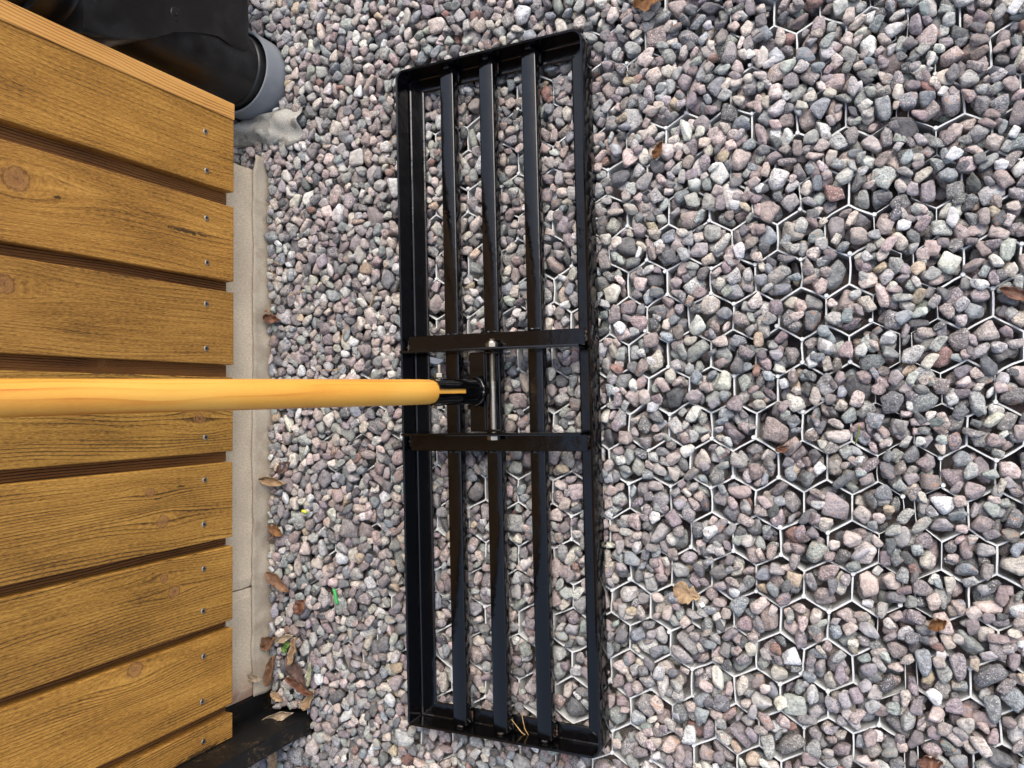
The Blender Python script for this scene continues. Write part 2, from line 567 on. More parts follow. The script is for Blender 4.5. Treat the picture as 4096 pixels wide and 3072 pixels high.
def lat_to_world(l):
    c, s_ = math.cos(LAT_A), math.sin(LAT_A)
    return np.stack([LAT_O[0] + c * l[..., 0] - s_ * l[..., 1], LAT_O[1] + s_ * l[..., 0] + c * l[..., 1]], -1)


cells = []                        # (panel, centre in lattice coordinates)
for r2 in range(-18, 24):
    yc = -r2 * W * math.sqrt(3) / 2 - SS / 2
    for k in range(-15, 16):
        even = r2 % 2 == 0
        xc = (k + 0.5) * W if even else k * W
        if even:
            pan = 0 if k <= 5 else 1
        else:
            pan = 0 if k <= 5 else (1 if k >= 7 else None)
        if pan is None:
            continue
        if pan == 1:
            xc += SEAM
        w_ = lat_to_world(np.array([xc, yc]))
        if not (GX0 + .05 < w_[0] < GX1 - .03 and GY0 + .04 < w_[1] < GY1 - .04):
            continue
        if w_[0] < -0.745 and -.46 < w_[1] < .36:
            continue
        if w_[0] < -0.71 and w_[1] < -.40:
            continue
        if math.hypot(w_[0] - PIPE_C[0], w_[1] - PIPE_C[1]) < .085 or w_[0] < -.80:
            continue
        cells.append((pan, xc, yc))


def ring_pts(xc, yc, rad, sub=3):
    """a closed hexagon polyline of radius rad about the centre, warped with the sheet"""
    cor = [np.array([xc + rad * math.cos(math.radians(30 + 60 * k)), yc + rad * math.sin(math.radians(30 + 60 * k))]) for k in range(6)]
    pts = []
    for k in range(6):
        a, b = cor[k], cor[(k + 1) % 6]
        for q in range(sub):
            pts.append(a + (b - a) * q / sub)
    return warp(lat_to_world(np.array(pts)))


H = -0.022 + 0.004 * n3(XX * 60, YY * 60)
wall_mask = np.zeros_like(H, bool)
ring_cells = []
for (pan, xc, yc) in cells:
    acc = []
    for rad in (SS - 0.0002, SS - 0.0010):
        p = ring_pts(xc, yc, rad, 24)
        ii = ((p[:, 0] - GX0) / G).astype(int)
        jj = ((p[:, 1] - GY0) / G).astype(int)
        wall_mask[ii, jj] = True
        acc.append((ii, jj))
    ring_cells.append(acc[1])
H[wall_mask] = 0.0

# how high the stones are raked
lx, ly = rake_local(XX, YY)
in_rake = (np.abs(lx) < 0.128) & (np.abs(ly) < 0.406)
T = np.full_like(H, 0.0054)
right = sstep(-0.29, -0.26, XX)
left = 1 - sstep(-0.56, -0.50, XX)
mid = (1 - right) * (1 - left)
T += right * (0.0022 * sstep(0.10, 0.28, YY))
T += left * (0.0030 + 0.006 * sstep(0.02, 0.25, YY) + 0.004 * sstep(-.66, -.74, XX))
T += mid * (0.007 * sstep(.41, .46, np.abs(YY)))
T += 0.0022 * n4(XX * 14, YY * 14) + 0.0012 * n4(XX * 37 + 5, YY * 37)
PW = 0.20 + 0.06 * n4(XX * 9 + 3, YY * 9)
PW = PW + right * (0.27 * sstep(0.10, 0.26, YY) + 0.15 * sstep(0.0, .1, XX))
PW = PW + mid * (0.30 * sstep(0.0, 0.25, YY) + 0.7 * sstep(.41, .45, np.abs(YY)))
PW = PW + left * (0.35 + 0.5 * sstep(0.0, .15, YY) + 0.4 * sstep(-.66, -.73, XX) + .3 * sstep(-.33, -.45, YY))
PW = np.clip(PW, 0.06, 1.0)
PR = np.kron(np.random.RandomState(5).rand(NX // 9 + 1, NY // 9 + 1), np.ones((9, 9)))[:NX, :NY]   # which spots may bury a wall
post_low = sstep(.05, .02, np.hypot(XX + .70, YY + .44))
T = T * (1 - post_low) + 0.003 * post_low
lim = np.full_like(H, 1.0)
lim[in_rake] = 0.0095
blocked = np.zeros_like(H, bool)
fab_w = 0.5 + 0.5 * n1(YY * 26 + 3, 0.5 + 0 * YY) + 0.3 * n2(YY * 70, 2.5 + 0 * YY)
blocked |= (XX < -0.7705 + (0.004 + 0.020 * fab_w) * 0.36) & (YY > -0.47) & (YY < 0.322)
blocked |= (np.hypot(XX - PIPE_C[0], YY - PIPE_C[1]) < 0.0585)
blocked |= (XX < -0.700) & (YY > -0.452) & (YY < -0.424)
blocked |= (XX < -0.86) & (YY < 0.33)
H[blocked] = 0.2


# stone shapes: rounded polytopes, evaluated along icosphere directions
def ico(sub):
    bm = bmesh.new()
    bmesh.ops.create_icosphere(bm, subdivisions=sub, radius=1.0)
    bm.verts.ensure_lookup_table()
    v = np.array([x.co[:] for x in bm.verts])
    f = np.array([[q.index for q in x.verts] for x in bm.faces])
    bm.free()
    return v / np.linalg.norm(v, axis=1)[:, None], f


V_LO, F_LO = ico(2)
V_HI, F_HI = ico(3)
V_SM, _ = ico(5)


def rand_rot(tilt):
    a = rng.rand() * 2 * math.pi
    t = rng.normal() * tilt
    b = rng.rand() * 2 * math.pi
    return np.array((Matrix.Rotation(b, 3, 'Z') @ Matrix.Rotation(t, 3, Vector((math.cos(a), math.sin(a), 0))) @ Matrix.Rotation(rng.rand() * 6.28, 3, 'Z')))


class Variant:
    pass


def make_variant(long_mm):
    npl = rng.randint(7, 13)
    nn = rng.normal(size=(npl, 3))
    nn /= np.linalg.norm(nn, axis=1)[:, None]
    # keep the set roughly closed
    nn = np.concatenate([nn, np.eye(3), -np.eye(3)])
    dd = np.concatenate([0.60 + 0.36 * rng.rand(npl), 0.85 + 0.25 * rng.rand(6)])
    p = rng.uniform(12, 40)
    a = long_mm * 0.0005
    sc = np.array([1.0, rng.uniform(0.54, 0.95), rng.uniform(0.45, 0.78)]) * a * 1.12
    rot = rand_rot(0.28)
    ph = rng.rand(3) * 6

    def ev(d):
        q = np.maximum(0, d @ nn.T) / dd
        r = (q ** p).sum(1) ** (-1 / p)
        r *= 1 + 0.035 * np.sin(d[:, 0] * 4 + ph[0]) * np.sin(d[:, 1] * 5 + ph[1]) + 0.02 * np.sin(d[:, 2] * 9 + ph[2])
        return ((d * r[:, None]) * sc) @ rot.T
    v = Variant()
    v.hi, v.lo = ev(V_HI), ev(V_LO)
    smp = ev(V_SM)
    half = int(np.ceil(np.abs(smp[:, :2]).max() / G)) + 1
    k = 2 * half + 1
    ii = np.floor(smp[:, 0] / G + .5).astype(int) + half
    jj = np.floor(smp[:, 1] / G + .5).astype(int) + half
    bot = np.full((k, k), 1e6); top = np.full((k, k), -1e6)
    np.minimum.at(bot, (ii, jj), smp[:, 2])
    np.maximum.at(top, (ii, jj), smp[:, 2])
    v.half, v.k = half, k
    v.mask = top > -1e5
    v.neg = np.where(v.mask, -bot, -1e6)
    v.top = top
    v.zt = smp[:, 2].max()
    v.area = v.mask.sum()
    v.mesh = None
    return v


NV = 330
lens = np.clip(np.exp(rng.normal(math.log(17.3), 0.20, NV)), 12, 28)
lens[:70] = rng.uniform(10, 13.5, 70)
VARS = [make_variant(l) for l in lens]
SMALL = list(range(70))
LARGE = list(range(70, NV))

own = np.full(H.shape, -1, int)
pen = np.zeros_like(H)
inst = []                         # (variant, x, y, z)
valid = np.argwhere(~blocked & (XX > GX0 + .02) & (XX < GX1 - .02) & (YY > GY0 + .02) & (YY < GY1 - .02))


def rest(v, i, j):
    h = v.half
    if i - h < 0 or j - h < 0 or i + h >= NX or j + h >= NY:
        return 9.0
    return (H[i - h:i + h + 1, j - h:j + h + 1] + v.neg).max()


NVAL = len(valid)
MID = [k for k in LARGE if lens[k] < 17.5]
for phase in range(3):
    fails = 0
    pen[:] = 0
    for it in range((24000, 15000, 11000)[phase]):
        cand = valid[rng.randint(0, NVAL, (26, 30, 40)[phase])]
        ci, cj = cand[:, 0], cand[:, 1]
        dfc = T[ci, cj] - H[ci, cj] - pen[ci, cj]
        b = int(dfc.argmax())
        i, j = int(ci[b]), int(cj[b])
        if phase == 0:
            vi = SMALL[rng.randint(len(SMALL))] if rng.rand() < .05 else LARGE[rng.randint(len(LARGE))]
        elif phase == 1:
            vi = SMALL[rng.randint(len(SMALL))] if rng.rand() < .25 else MID[rng.randint(len(MID))]
        else:
            vi = SMALL[rng.randint(len(SMALL))]
        v = VARS[vi]
        i_s, j_s = i, j
        z = rest(v, i, j)
        step = 3
        for q in range(12):
            best = (z, i, j)
            for di, dj in ((step, 0), (-step, 0), (0, step), (0, -step)):
                zz = rest(v, i + di, j + dj)
                if zz < best[0] - 0.0001:
                    best = (zz, i + di, j + dj)
            if best[1] == i and best[2] == j:
                if step == 1:
                    break
                step = 1
            z, i, j = best
        h = v.half
        if z < 1:
            wsub = wall_mask[i - h:i + h + 1, j - h:j + h + 1] & v.mask
            zw = v.neg[wsub].max() - 0.0006 if wsub.any() else -9
            z = max(z - (0.0016, 0.0030, 0.0050)[phase], zw)
        ok = z < 1 and z + v.zt < min(T[i, j] + (0.0065, 0.0062, 0.0045)[phase], lim[i, j])
        if ok and z + v.zt > 0.0095 and in_rake[max(i - h, 0):i + h, max(j - h, 0):j + h].any():
            ok = False
        if ok:
            sub = H[i - h:i + h + 1, j - h:j + h + 1]
            wl_ = wsub.sum()
            if wl_ > 0.13 * v.area:
                if PR[i, j] > PW[i, j]:
                    ok = False
        if not ok:
            fails += 1
            pen[max(i_s - 2, 0):i_s + 3, max(j_s - 2, 0):j_s + 3] += 0.004
            if fails > 400:
                break
            continue
        fails = 0
        nt = z + v.top
        upd = nt > sub
        sub[upd] = nt[upd]
        own[i - h:i + h + 1, j - h:j + h + 1][upd] = len(inst)
        inst.append((vi, GX0 + (i + .5) * G, GY0 + (j + .5) * G, z))
    print('phase', phase, 'iterations', it, 'stones', len(inst), round(time.time() - T0, 1))

IP = np.array([(x, y, z) for (_, x, y, z) in inst])
px = project(IP)
in_frame = (px[:, 0] > -30) & (px[:, 0] < 4126) & (px[:, 1] > -30) & (px[:, 1] < 3102)
near_frame = (px[:, 0] > -500) & (px[:, 0] < 4600) & (px[:, 1] > -500) & (px[:, 1] < 3570)
cnt = np.bincount(own[own >= 0].ravel(), minlength=len(inst))
dist = np.linalg.norm(IP - CAM, axis=1)
rlx, rly = rake_local(IP[:, 0], IP[:, 1])
under = (np.abs(rlx) < .13) & (np.abs(rly) < .41)
score = cnt / dist ** 2 * in_frame * (~under) * (cnt / np.array([VARS[i[0]].area for i in inst]) > 0.75)
top300 = set(np.argsort(-score)[:300].tolist())

PAL = [((134, 126, 126), 5), ((112, 111, 112), 4), ((152, 149, 146), 6), ((162, 146, 139), 4), ((142, 126, 122), 4), ((180, 170, 157), 3.5),
       ((140, 143, 137), 3.5), ((128, 133, 136), 3.5), ((188, 184, 178), 2.0), ((168, 148, 122), 0.6), ((96, 95, 97), 2.5), ((130, 118, 119), 4), ((200, 194, 184), 0.6), ((176, 159, 150), 3.5), ((132, 98, 88), 0.5)]
pw_ = np.array([q[1] for q in PAL]); pw_ = pw_ / pw_.sum()
pc_ = np.array([lin(*q[0])[:3] for q in PAL])
pc_ = pc_ * 0.74 + 0.26 * pc_.mean(1, keepdims=True) * np.array([1.0, .99, .97])
ci_ = rng.choice(len(PAL), len(inst), p=pw_)
tint = pc_[ci_] * np.exp(rng.normal(0, 0.16, (len(inst), 1))) * np.exp(rng.normal(0, 0.025, (len(inst), 3)))
wetd = np.hypot(IP[:, 0] + .045, (IP[:, 1] + .065) * .8)
alpha = 1.0 - (rng.rand(len(inst)) < 0.4 * sstep(.13, .05, wetd)) * 1.0
tint = np.minimum(tint, 0.52)
rnds = rng.rand(len(inst))

# ------------------------------------------------------------------ setting: ground sheet with its stones
gv, gf = [], []
o_, a_ = 40.0, 0.0
ring0 = [(-o_, -o_, -.004), (o_, -o_, -.004), (o_, o_, -.004), (-o_, o_, -.004)]
ring1 = [(GX0 + .01, GY0 + .01, -.004), (GX1 - .01, GY0 + .01, -.004), (GX1 - .01, GY1 - .01, -.004), (GX0 + .01, GY1 - .01, -.004)]
ring2 = [(x, y, -.028) for x, y, _ in ring1]
gv = ring0 + ring1 + ring2
for k in range(4):
    l = (k + 1) % 4
    gf += [(k, l, 4 + l, 4 + k), (4 + k, 4 + l, 8 + l, 8 + k)]
gf.append((8, 9, 10, 11))
ground = obj('gravel_ground', (gv, [], gf), M_GROUND)
tag(ground, 'bed of mixed grey, pink and brown gravel stones', kind='structure')
ground['category'] = 'gravel'

vparts, fparts, tparts, rparts, off = [], [], [], [], 0
for n, (vi, x, y, z) in enumerate(inst):
    if n in top300:
        continue
    hi = cnt[n] > 14 and in_frame[n]
    if cnt[n] == 0 and z < -0.012:
        hi = False
    vv = (VARS[vi].hi if hi else VARS[vi].lo) + (x, y, z)
    ff = (F_HI if hi else F_LO) + off
    vparts.append(vv); fparts.append(ff); off += len(vv)
    tparts.append(np.repeat(np.append(tint[n], alpha[n])[None], len(vv), 0)); rparts.append(np.full(len(vv), rnds[n]))
AV = np.concatenate(vparts); AF = np.concatenate(fparts)
me = bpy.data.meshes.new('gravel')
me.vertices.add(len(AV)); me.vertices.foreach_set('co', AV.astype(np.float32).ravel())
me.loops.add(len(AF) * 3); me.loops.foreach_set('vertex_index', AF.astype(np.int32).ravel())
me.polygons.add(len(AF)); me.polygons.foreach_set('loop_start', np.arange(len(AF), dtype=np.int32) * 3)
me.polygons.foreach_set('use_smooth', np.ones(len(AF), bool))
at = me.attributes.new('tint', 'FLOAT_COLOR', 'POINT')
tc = np.concatenate(tparts).astype(np.float32)
at.data.foreach_set('color', tc.ravel())
ar = me.attributes.new('rnd', 'FLOAT', 'POINT')
ar.data.foreach_set('value', np.concatenate(rparts).astype(np.float32))
me.update(); me.validate()
me.materials.append(M_GRAVEL)
gravel = bpy.data.objects.new('gravel', me)
C.objects.link(gravel)
gravel.parent = ground
gravel['kind'] = 'stuff'
print('gravel tris', len(AF))

for n in sorted(top300):
    vi, x, y, z = inst[n]
    v = VARS[vi]
    if v.mesh is None:
        v.mesh = bpy.data.meshes.new('stone')
        v.mesh.from_pydata(v.hi.tolist(), [], F_HI.tolist())
        v.mesh.shade_smooth()
        v.mesh.materials.append(M_STONE)
    o = bpy.data.objects.new('stone', v.mesh)
    o.color = (*tint[n], alpha[n])
    o.location = (x, y, z)
    C.objects.link(o)
    o.parent = ground

# ------------------------------------------------------------------ honeycomb grid panels


def cell_mesh(xc, yc):
    o_ = ring_pts(xc, yc, SS - 0.00005)
    i_ = ring_pts(xc, yc, SS - 0.0009)
    n = len(o_)
    zt = 0.0006 * n3(o_[:, 0] * 25, o_[:, 1] * 25)
    zi = 0.0006 * n3(i_[:, 0] * 25, i_[:, 1] * 25)
    V = [(x, y, z) for (x, y), z in zip(o_, zt)] + [(x, y, z) for (x, y), z in zip(i_, zi)] + [(x, y, -.027) for x, y in i_] + [(x, y, -.027) for x, y in o_]
    Fc = []
    for k in range(n):
        l = (k + 1) % n
        Fc += [(k, l, n + l, n + k), (n + k, n + l, 2 * n + l, 2 * n + k), (l, k, 3 * n + k, 3 * n + l)]
    return V, Fc


expo = np.array([(H[ii, jj] < 0.0012).mean() for ii, jj in ring_cells])
panels = []
for pan, lab in ((0, 'white plastic honeycomb gravel grid running under the black levelling rake'),
                 (1, 'white plastic honeycomb gravel grid beyond the seam, right of the other grid')):
    root = empty('honeycomb_grid', (0, 0, 0))
    tag(root, lab, 'gravel grid', 'honeycomb gravel grid panels')
    idx = [k for k, c in enumerate(cells) if c[0] == pan]
    sc_ = []
    for k in idx:
        w_ = lat_to_world(np.array(cells[k][1:]))
        q = project(np.array([w_[0], w_[1], 0.0]))
        inside = -60 < q[0] < 4156 and -60 < q[1] < 3132
        d = np.linalg.norm(np.array([w_[0], w_[1], 0]) - CAM)
        sc_.append(expo[k] / d ** 2 * (1.0 if inside else 0.02))
    order = [idx[k] for k in np.argsort(-np.array(sc_))]
    singles = [k for k in order[:290] if expo[k] > 0.03]
    rest_ = [k for k in order if k not in set(singles)]
    for k in singles:
        V, Fc = cell_mesh(*cells[k][1:])
        obj('cell', (V, [], Fc), M_GRID, root)
    if rest_:
        AVs, AFs = [], []
        for k in rest_:
            V, Fc = cell_mesh(*cells[k][1:])
            b = len(AVs)
            AVs += V
            AFs += [tuple(q + b for q in f) for f in Fc]
        o = obj('buried_cells', (AVs, [], AFs), M_GRID, root)
        o['kind'] = 'stuff'
    panels.append(root)

# round pins on some of the nodes
bm = bmesh.new()
add_lathe(bm, (0, 0, -0.02), (0, 0, 1), [(0, .0024), (.0195, .0024), (.0212, .0018)], 12)
pin_me = bpy.data.meshes.new('pin')
bmesh.ops.recalc_face_normals(bm, faces=bm.faces)
bm.to_mesh(pin_me); bm.free()
pin_me.materials.append(M_GRID)
seen = set()
npin = 0
for k, (pan, xc, yc) in enumerate(cells):
    for c6 in range(6):
        a = math.radians(30 + 60 * c6)
        p = np.array([xc + SS * math.cos(a), yc + SS * math.sin(a)])
        key = (pan, round(p[0], 3), round(p[1], 3))
        if key in seen:
            continue
        seen.add(key)
        edge_in = 0.0026 if rng.rand() < .3 else 0.0004
        p = p + (np.array([xc, yc]) - p) / SS * edge_in
        w_ = warp(lat_to_world(p))
        i, j = int((w_[0] - GX0) / G), int((w_[1] - GY0) / G)
        q = project(np.array([w_[0], w_[1], 0.0]))
        if rng.rand() > 0.42 or H[i, j] > 0.0015 or not (-30 < q[0] < 4126 and -30 < q[1] < 3102):
            continue
        if npin >= 280:
            continue
        npin += 1
        o = bpy.data.objects.new('pin', pin_me)
        C.objects.link(o)
        o.parent = panels[pan]
        o.location = (w_[0], w_[1], 0.0004)
print('cells', len(cells), 'pins', npin)

# ------------------------------------------------------------------ plank wall
WX, WZ0, WZ1 = -0.745, 0.098, 1.10
wall = empty('plank_wall', (WX, 0, 0))
tag(wall, 'low wall of golden brown vertical planks with recessed gaps and steel screws', 'wall')
BO = [(0.2685, 0.3617), (0.1532, 0.2494), (0.0466, 0.1391), (-0.0637, 0.0304), (-0.1726, -0.0775), (-0.2774, -0.1841), (-0.3835, -0.2875), (-0.4262, -0.3951)]
KN = {0: [(0.294, 0.122, .0022)], 1: [(0.215, 0.376, .0125)], 2: [(0.112, 0.387, .010)], 3: [(-0.021, 0.153, .0062)],
      4: [(-0.103, 0.223, .0055), (-0.138, 0.206, .0075)], 5: [(-0.204, 0.204, .005), (-0.222, 0.190, .0075)], 6: [(-0.296, 0.242, .0085)], 7: []}
ST = {1: [(0.204, 0.170, .0035, .05), (0.207, 0.334, .0025, .008)], 4: [(-0.111, 0.214, .0012, .012), (-0.100, 0.180, .0016, .008)], 7: [(-0.424, 0.15, .004, .05)]}
for k, (y0, y1) in enumerate(BO):
    yc = (y0 + y1) / 2
    kn = [(a - yc, b - WZ0, r) for a, b, r in KN[k]]
    st = [(a - yc, b - WZ0, r, l) for a, b, r, l in ST.get(k, [])]
    tn = ((1.02, 1.0, .95), (1.0, .98, 1.0), (.9, .9, .95), (.93, .97, .95), (1.0, 1.03, 1.05), (1.0, 1.02, 1.0), (1.1, 1.1, 1.05), (1.05, 1.05, 1.1))[k]
    tc_ = lambda c: (c[0] * tn[0], c[1] * tn[1], c[2] * tn[2], 1)
    mt = wood_mat('plank_wood_%d' % k, 1.3 + k * 2.7, tc_(WL), tc_(WM), tc_(WD), kn, st, ring=(210, 190, 230, 260, 280, 290, 290, 330)[k], ring_amt=(.45, .5, .4, 1.1, 1.1, 1.0, 1.0, 1.2)[k], groove=.45)
    bm = bmesh.new()
    dz = (0.0, 0.0, 0.0, .001, .0015, .001, .001, .001)[k]
    add_box(bm, -0.018, 0.0, y0 - yc, y1 - yc, dz, WZ1 - WZ0, bevel=0.0011, seg=2)
    obj('board', bm, mt, wall, loc=(0, yc, WZ0))
# recessed boards behind the gaps
GP = [(0.2494, 0.2685), (0.1391, 0.1532), (0.0304, 0.0466), (-0.0775, -0.0637), (-0.1841, -0.1726), (-0.2875, -0.2774), (-0.3951, -0.3835)]
for k, (y0, y1) in enumerate(GP):
    yc = (y0 + y1) / 2
    kn = [(0.041 - yc, 0.274 - WZ0, .0042)] if k == 2 else []
    mt = wood_mat('recess_wood_%d' % k, 40 + k * 3.1, lin(150, 104, 54), lin(122, 80, 40), lin(50, 30, 16), kn, ring=330 + 25 * (k % 3), ring_amt=1.8, fibre=0.4, wav=.003, groove=.3)
    bm = bmesh.new()
    add_box(bm, -0.0285, -0.0132, -0.030, 0.030, 0.0, WZ1 - WZ0 - .004, bevel=0.0008)
    # keep the overlap behind the outer boards, 0.2 mm clear of them
    for v in bm.verts:
        if v.co.x > -0.0182 and abs(v.co.y) > (y1 - y0) / 2:
            v.co.x = -0.0182
    bm.free()
    bm = bmesh.new()
    hw = (y1 - y0) / 2
    add_box(bm, -0.0285, -0.0132, -hw + .0003, hw - .0003, 0.0, WZ1 - WZ0 - .004)
    add_box(bm, -0.0285, -0.0184, -hw - .02, -hw + .0003, 0.0, WZ1 - WZ0 - .004)
    add_box(bm, -0.0285, -0.0184, hw - .0003, hw + .02, 0.0, WZ1 - WZ0 - .004)
    obj('recessed_board', bm, mt, wall, loc=(0, yc, WZ0))
# corner board of the side wall, seen on its edge, and the side and back behind it
mt = wood_mat('corner_wood', 77.0, lin(222, 170, 98), lin(204, 148, 78), lin(112, 70, 34), ring=300, ring_amt=1.2, fibre=0.16, rough=.55, wav=.011, relief=.4, side=.15)
bm = bmesh.new()
add_box(bm, -0.115, 0.0015, -0.0104, 0.0104, 0, WZ1 - WZ0, bevel=.0011)
obj('corner_board', bm, mt, wall, loc=(0, 0.3724, WZ0))
mt = wood_mat('side_wood', 91.0, WL, WM, WD, ring=180, ring_amt=.5, groove=.6)
for k in range(5):
    bm = bmesh.new()
    add_box(bm, -0.205 - k * .101, -0.118 - k * .101, -0.009, 0.009, 0, WZ1 - WZ0, bevel=.0011)
    obj('side_board', bm, mt, wall, loc=(0, 0.372, WZ0))
bm = bmesh.new()
add_box(bm, -0.62, -0.0300, -0.4262, 0.3600, WZ0 + .004, WZ1 - .006)
obj('inner_frame', bm, mt, wall)
# screws
bm = bmesh.new()
add_lathe(bm, (0, 0, 0), (1, 0, 0), [(-.001, .0034), (.0005, .0036), (.0009, .0030), (.0007, .0017)], 16, cap1=False)
obj_scr = bpy.data.meshes.new('screw')
bmesh.ops.recalc_face_normals(bm, faces=bm.faces)
bm.to_mesh(obj_scr); bm.free()
obj_scr.materials.append(M_SCREW)
bm = bmesh.new()
add_lathe(bm, (0, 0, 0), (1, 0, 0), [(.0001, .0017), (.0004, .0017)], 6)
rec_me = bpy.data.meshes.new('drive_recess')
bmesh.ops.recalc_face_normals(bm, faces=bm.faces)
bm.to_mesh(rec_me); bm.free()
rec_me.materials.append(M_RECESS)
for (y, z) in [(.333, .145), (.285, .143), (.226, .143), (.171, .142), (.120, .143), (.065, .143), (.012, .143), (-.044, .144), (-.096, .145), (-.150, .146), (-.204, .146), (-.255, .147), (-.310, .146), (-.364, .148), (-.413, .146)]:
    o = bpy.data.objects.new('screw', obj_scr); C.objects.link(o); o.parent = wall; o.location = (0, y, z)
    r = bpy.data.objects.new('drive_recess', rec_me); C.objects.link(r); r.parent = o

# ------------------------------------------------------------------ plinth of two stone blocks
plinth = empty('stone_plinth', (-0.775, 0, 0))
tag(plinth, 'beige stone plinth blocks under the plank wall', 'plinth')


def block(y0, y1, seed):
    bm = bmesh.new()
    nz, ny = 10, max(8, int((y1 - y0) / .012))
    f = lattice_noise(seed)
    grid = []
    for a in range(ny + 1):
        row = []
        for b in range(nz + 1):
            y = y0 + (y1 - y0) * a / ny
            z = -0.05 + 0.145 * b / nz
            e = max(0, 1 - min(a, ny - a) / 1.0)
            x = 0.0006 * f(y * 300, z * 300) - 0.003 * e
            yy = y + (0.0012 * f(3.1, z * 120) if a in (0, ny) else 0)
            row.append(bm.verts.new((x, yy, z)))
        grid.append(row)
    for a in range(ny):
        for b in range(nz):
            bm.faces.new((grid[a][b], grid[a + 1][b], grid[a + 1][b + 1], grid[a][b + 1]))
    # body behind the dressed face
    edge = [grid[a][0] for a in range(ny + 1)] + [grid[ny][b] for b in range(1, nz + 1)] + [grid[a][nz] for a in range(ny - 1, -1, -1)] + [grid[0][b] for b in range(nz - 1, 0, -1)]
    back = [bm.verts.new((-0.12, v.co.y, v.co.z)) for v in edge]
    n = len(edge)
    for k in range(n):
        bm.faces.new((edge[k], edge[(k + 1) % n], back[(k + 1) % n], back[k]))
    bm.faces.new(back)
    return bm


obj('block', block(-0.2528, 0.320, 21), M_PLINTH, plinth)
obj('block', block(-0.402, -0.2542, 22), M_PLINTH, plinth)

# geotextile standing up along the plinth
fab_bm = bmesh.new()
NYF, NZF = 150, 9
rows = []
for a in range(NYF + 1):
    t = a / NYF
    y = -0.401 + (0.338 + 0.401) * t
    wv = 0.5 + 0.5 * float(n1(y * 26 + 3, 0.5)) + 0.3 * float(n2(y * 70, 2.5))
    north = float(sstep(0.300, 0.338, y))
    topz = 0.036 + 0.0022 * float(n2(y * 18, 7.5)) + 0.0012 * float(n3(y * 60, 3.3))
    row = []
    for b in range(NZF + 1):
        q = b / NZF
        z = -0.014 + (topz + 0.014) * q
        low = (1 - q) ** 1.6
        x = -0.7725 + (0.004 + 0.020 * wv * (1 - north)) * low + 0.0008 * float(n3(y * 190, q * 6)) + 0.006 * north * q
        row.append(fab_bm.verts.new((x, y + 0.002 * float(n1(q * 5, y * 40)), z)))
    rows.append(row)
for a in range(NYF):
    for b in range(NZF):
        fab_bm.faces.new((rows[a][b], rows[a + 1][b], rows[a + 1][b + 1], rows[a][b + 1]))
fab = obj('ground_fabric', fab_bm, M_FABRIC, smooth=True)
md = fab.modifiers.new('thickness', 'SOLIDIFY'); md.thickness = 0.0014; md.offset = 0
tag(fab, 'rippled grey-beige fabric strip standing along the stone plinth', 'fabric')

# folded flap of fleece beside the grey pipe
fl_bm = bmesh.new()
NA, NB = 26, 16
rows = []
for a in range(NA + 1):
    t = a / NA
    cx, cy = -0.822 + 0.122 * t, 0.378 + 0.003 * math.sin(t * 5) + 0.002 * t
    wd = (0.016 + 0.014 * t + 0.004 * math.sin(t * 9)) * (1 - 0.3 * float(sstep(.8, 1, t)))
    row = []
    for b in range(NB + 1):
        q = b / NB * 2 - 1
        zz = 0.016 + 0.017 * math.cos(q * 1.45) * (1 - 0.35 * t) + 0.004 * float(n1(t * 7, q * 2.5)) + .003 * math.sin(q * 5 + t * 8)
        y = cy + wd * q - 0.006 * (1 - q * q) * 0 - (0.012 * max(0, -q) * math.exp(-((t - .52) / .09) ** 2))
        x = cx + 0.002 * float(n2(t * 6, q * 3))
        row.append(fl_bm.verts.new((x, y, zz)))
    rows.append(row)
for a in range(NA):
    for b in range(NB):
        fl_bm.faces.new((rows[a][b], rows[a + 1][b], rows[a + 1][b + 1], rows[a][b + 1]))
flap = obj('fleece_flap', fl_bm, M_FLAP, smooth=True)
md = flap.modifiers.new('thickness', 'SOLIDIFY'); md.thickness = 0.0013; md.offset = 0
tag(flap, 'crumpled grey fleece flap lying on gravel against the grey pipe', 'fabric')

# ------------------------------------------------------------------ downpipe in its grey ground socket
PC = PIPE_C
bm = bmesh.new()
add_lathe(bm, (PC[0], PC[1], -0.03), (0, 0, 1), [(0, .0575), (.078, .0575), (.0805, .0568), (.0808, .0545), (.079, .0535), (.03, .0535)], 64, cap0=True, cap1=True)
sock = obj('ground_pipe', bm, M_GREYPVC, smooth=True)
sock.data.shade_smooth()
md = sock.modifiers.new('edges', 'EDGE_SPLIT'); md.split_angle = R_(40)
tag(sock, 'grey plastic pipe stub rising from the gravel round the black downpipe', 'pipe')

dp = empty('downpipe', (PC[0], PC[1], 0.0))
tag(dp, 'black plastic downpipe with raised cover standing behind the wall corner', 'downpipe')
bm = bmesh.new()
add_lathe(bm, (0, 0, 0.015), (0, 0, 1), [(0, .0500), (.041, .0500), (.0425, .0492), (.0435, .0478), (.052, .0472), (1.25, .0472)], 64)
o = obj('pipe', bm, M_BLACKPL, dp, smooth=True)
md = o.modifiers.new('edges', 'EDGE_SPLIT'); md.split_angle = R_(35)
bm = bmesh.new()
add_lathe(bm, (0, 0, 0.292), (0, 0, 1), [(0, .0475), (.001, .0545), (.008, .0562), (.016, .0552), (.020, .0528), (.026, .0520), (.034, .0548), (.044, .0556), (.055, .0545), (.056, .0475)], 64)
o = obj('collar', bm, M_BLACKPL, dp, smooth=True)
md = o.modifiers.new('edges', 'EDGE_SPLIT'); md.split_angle = R_(50)
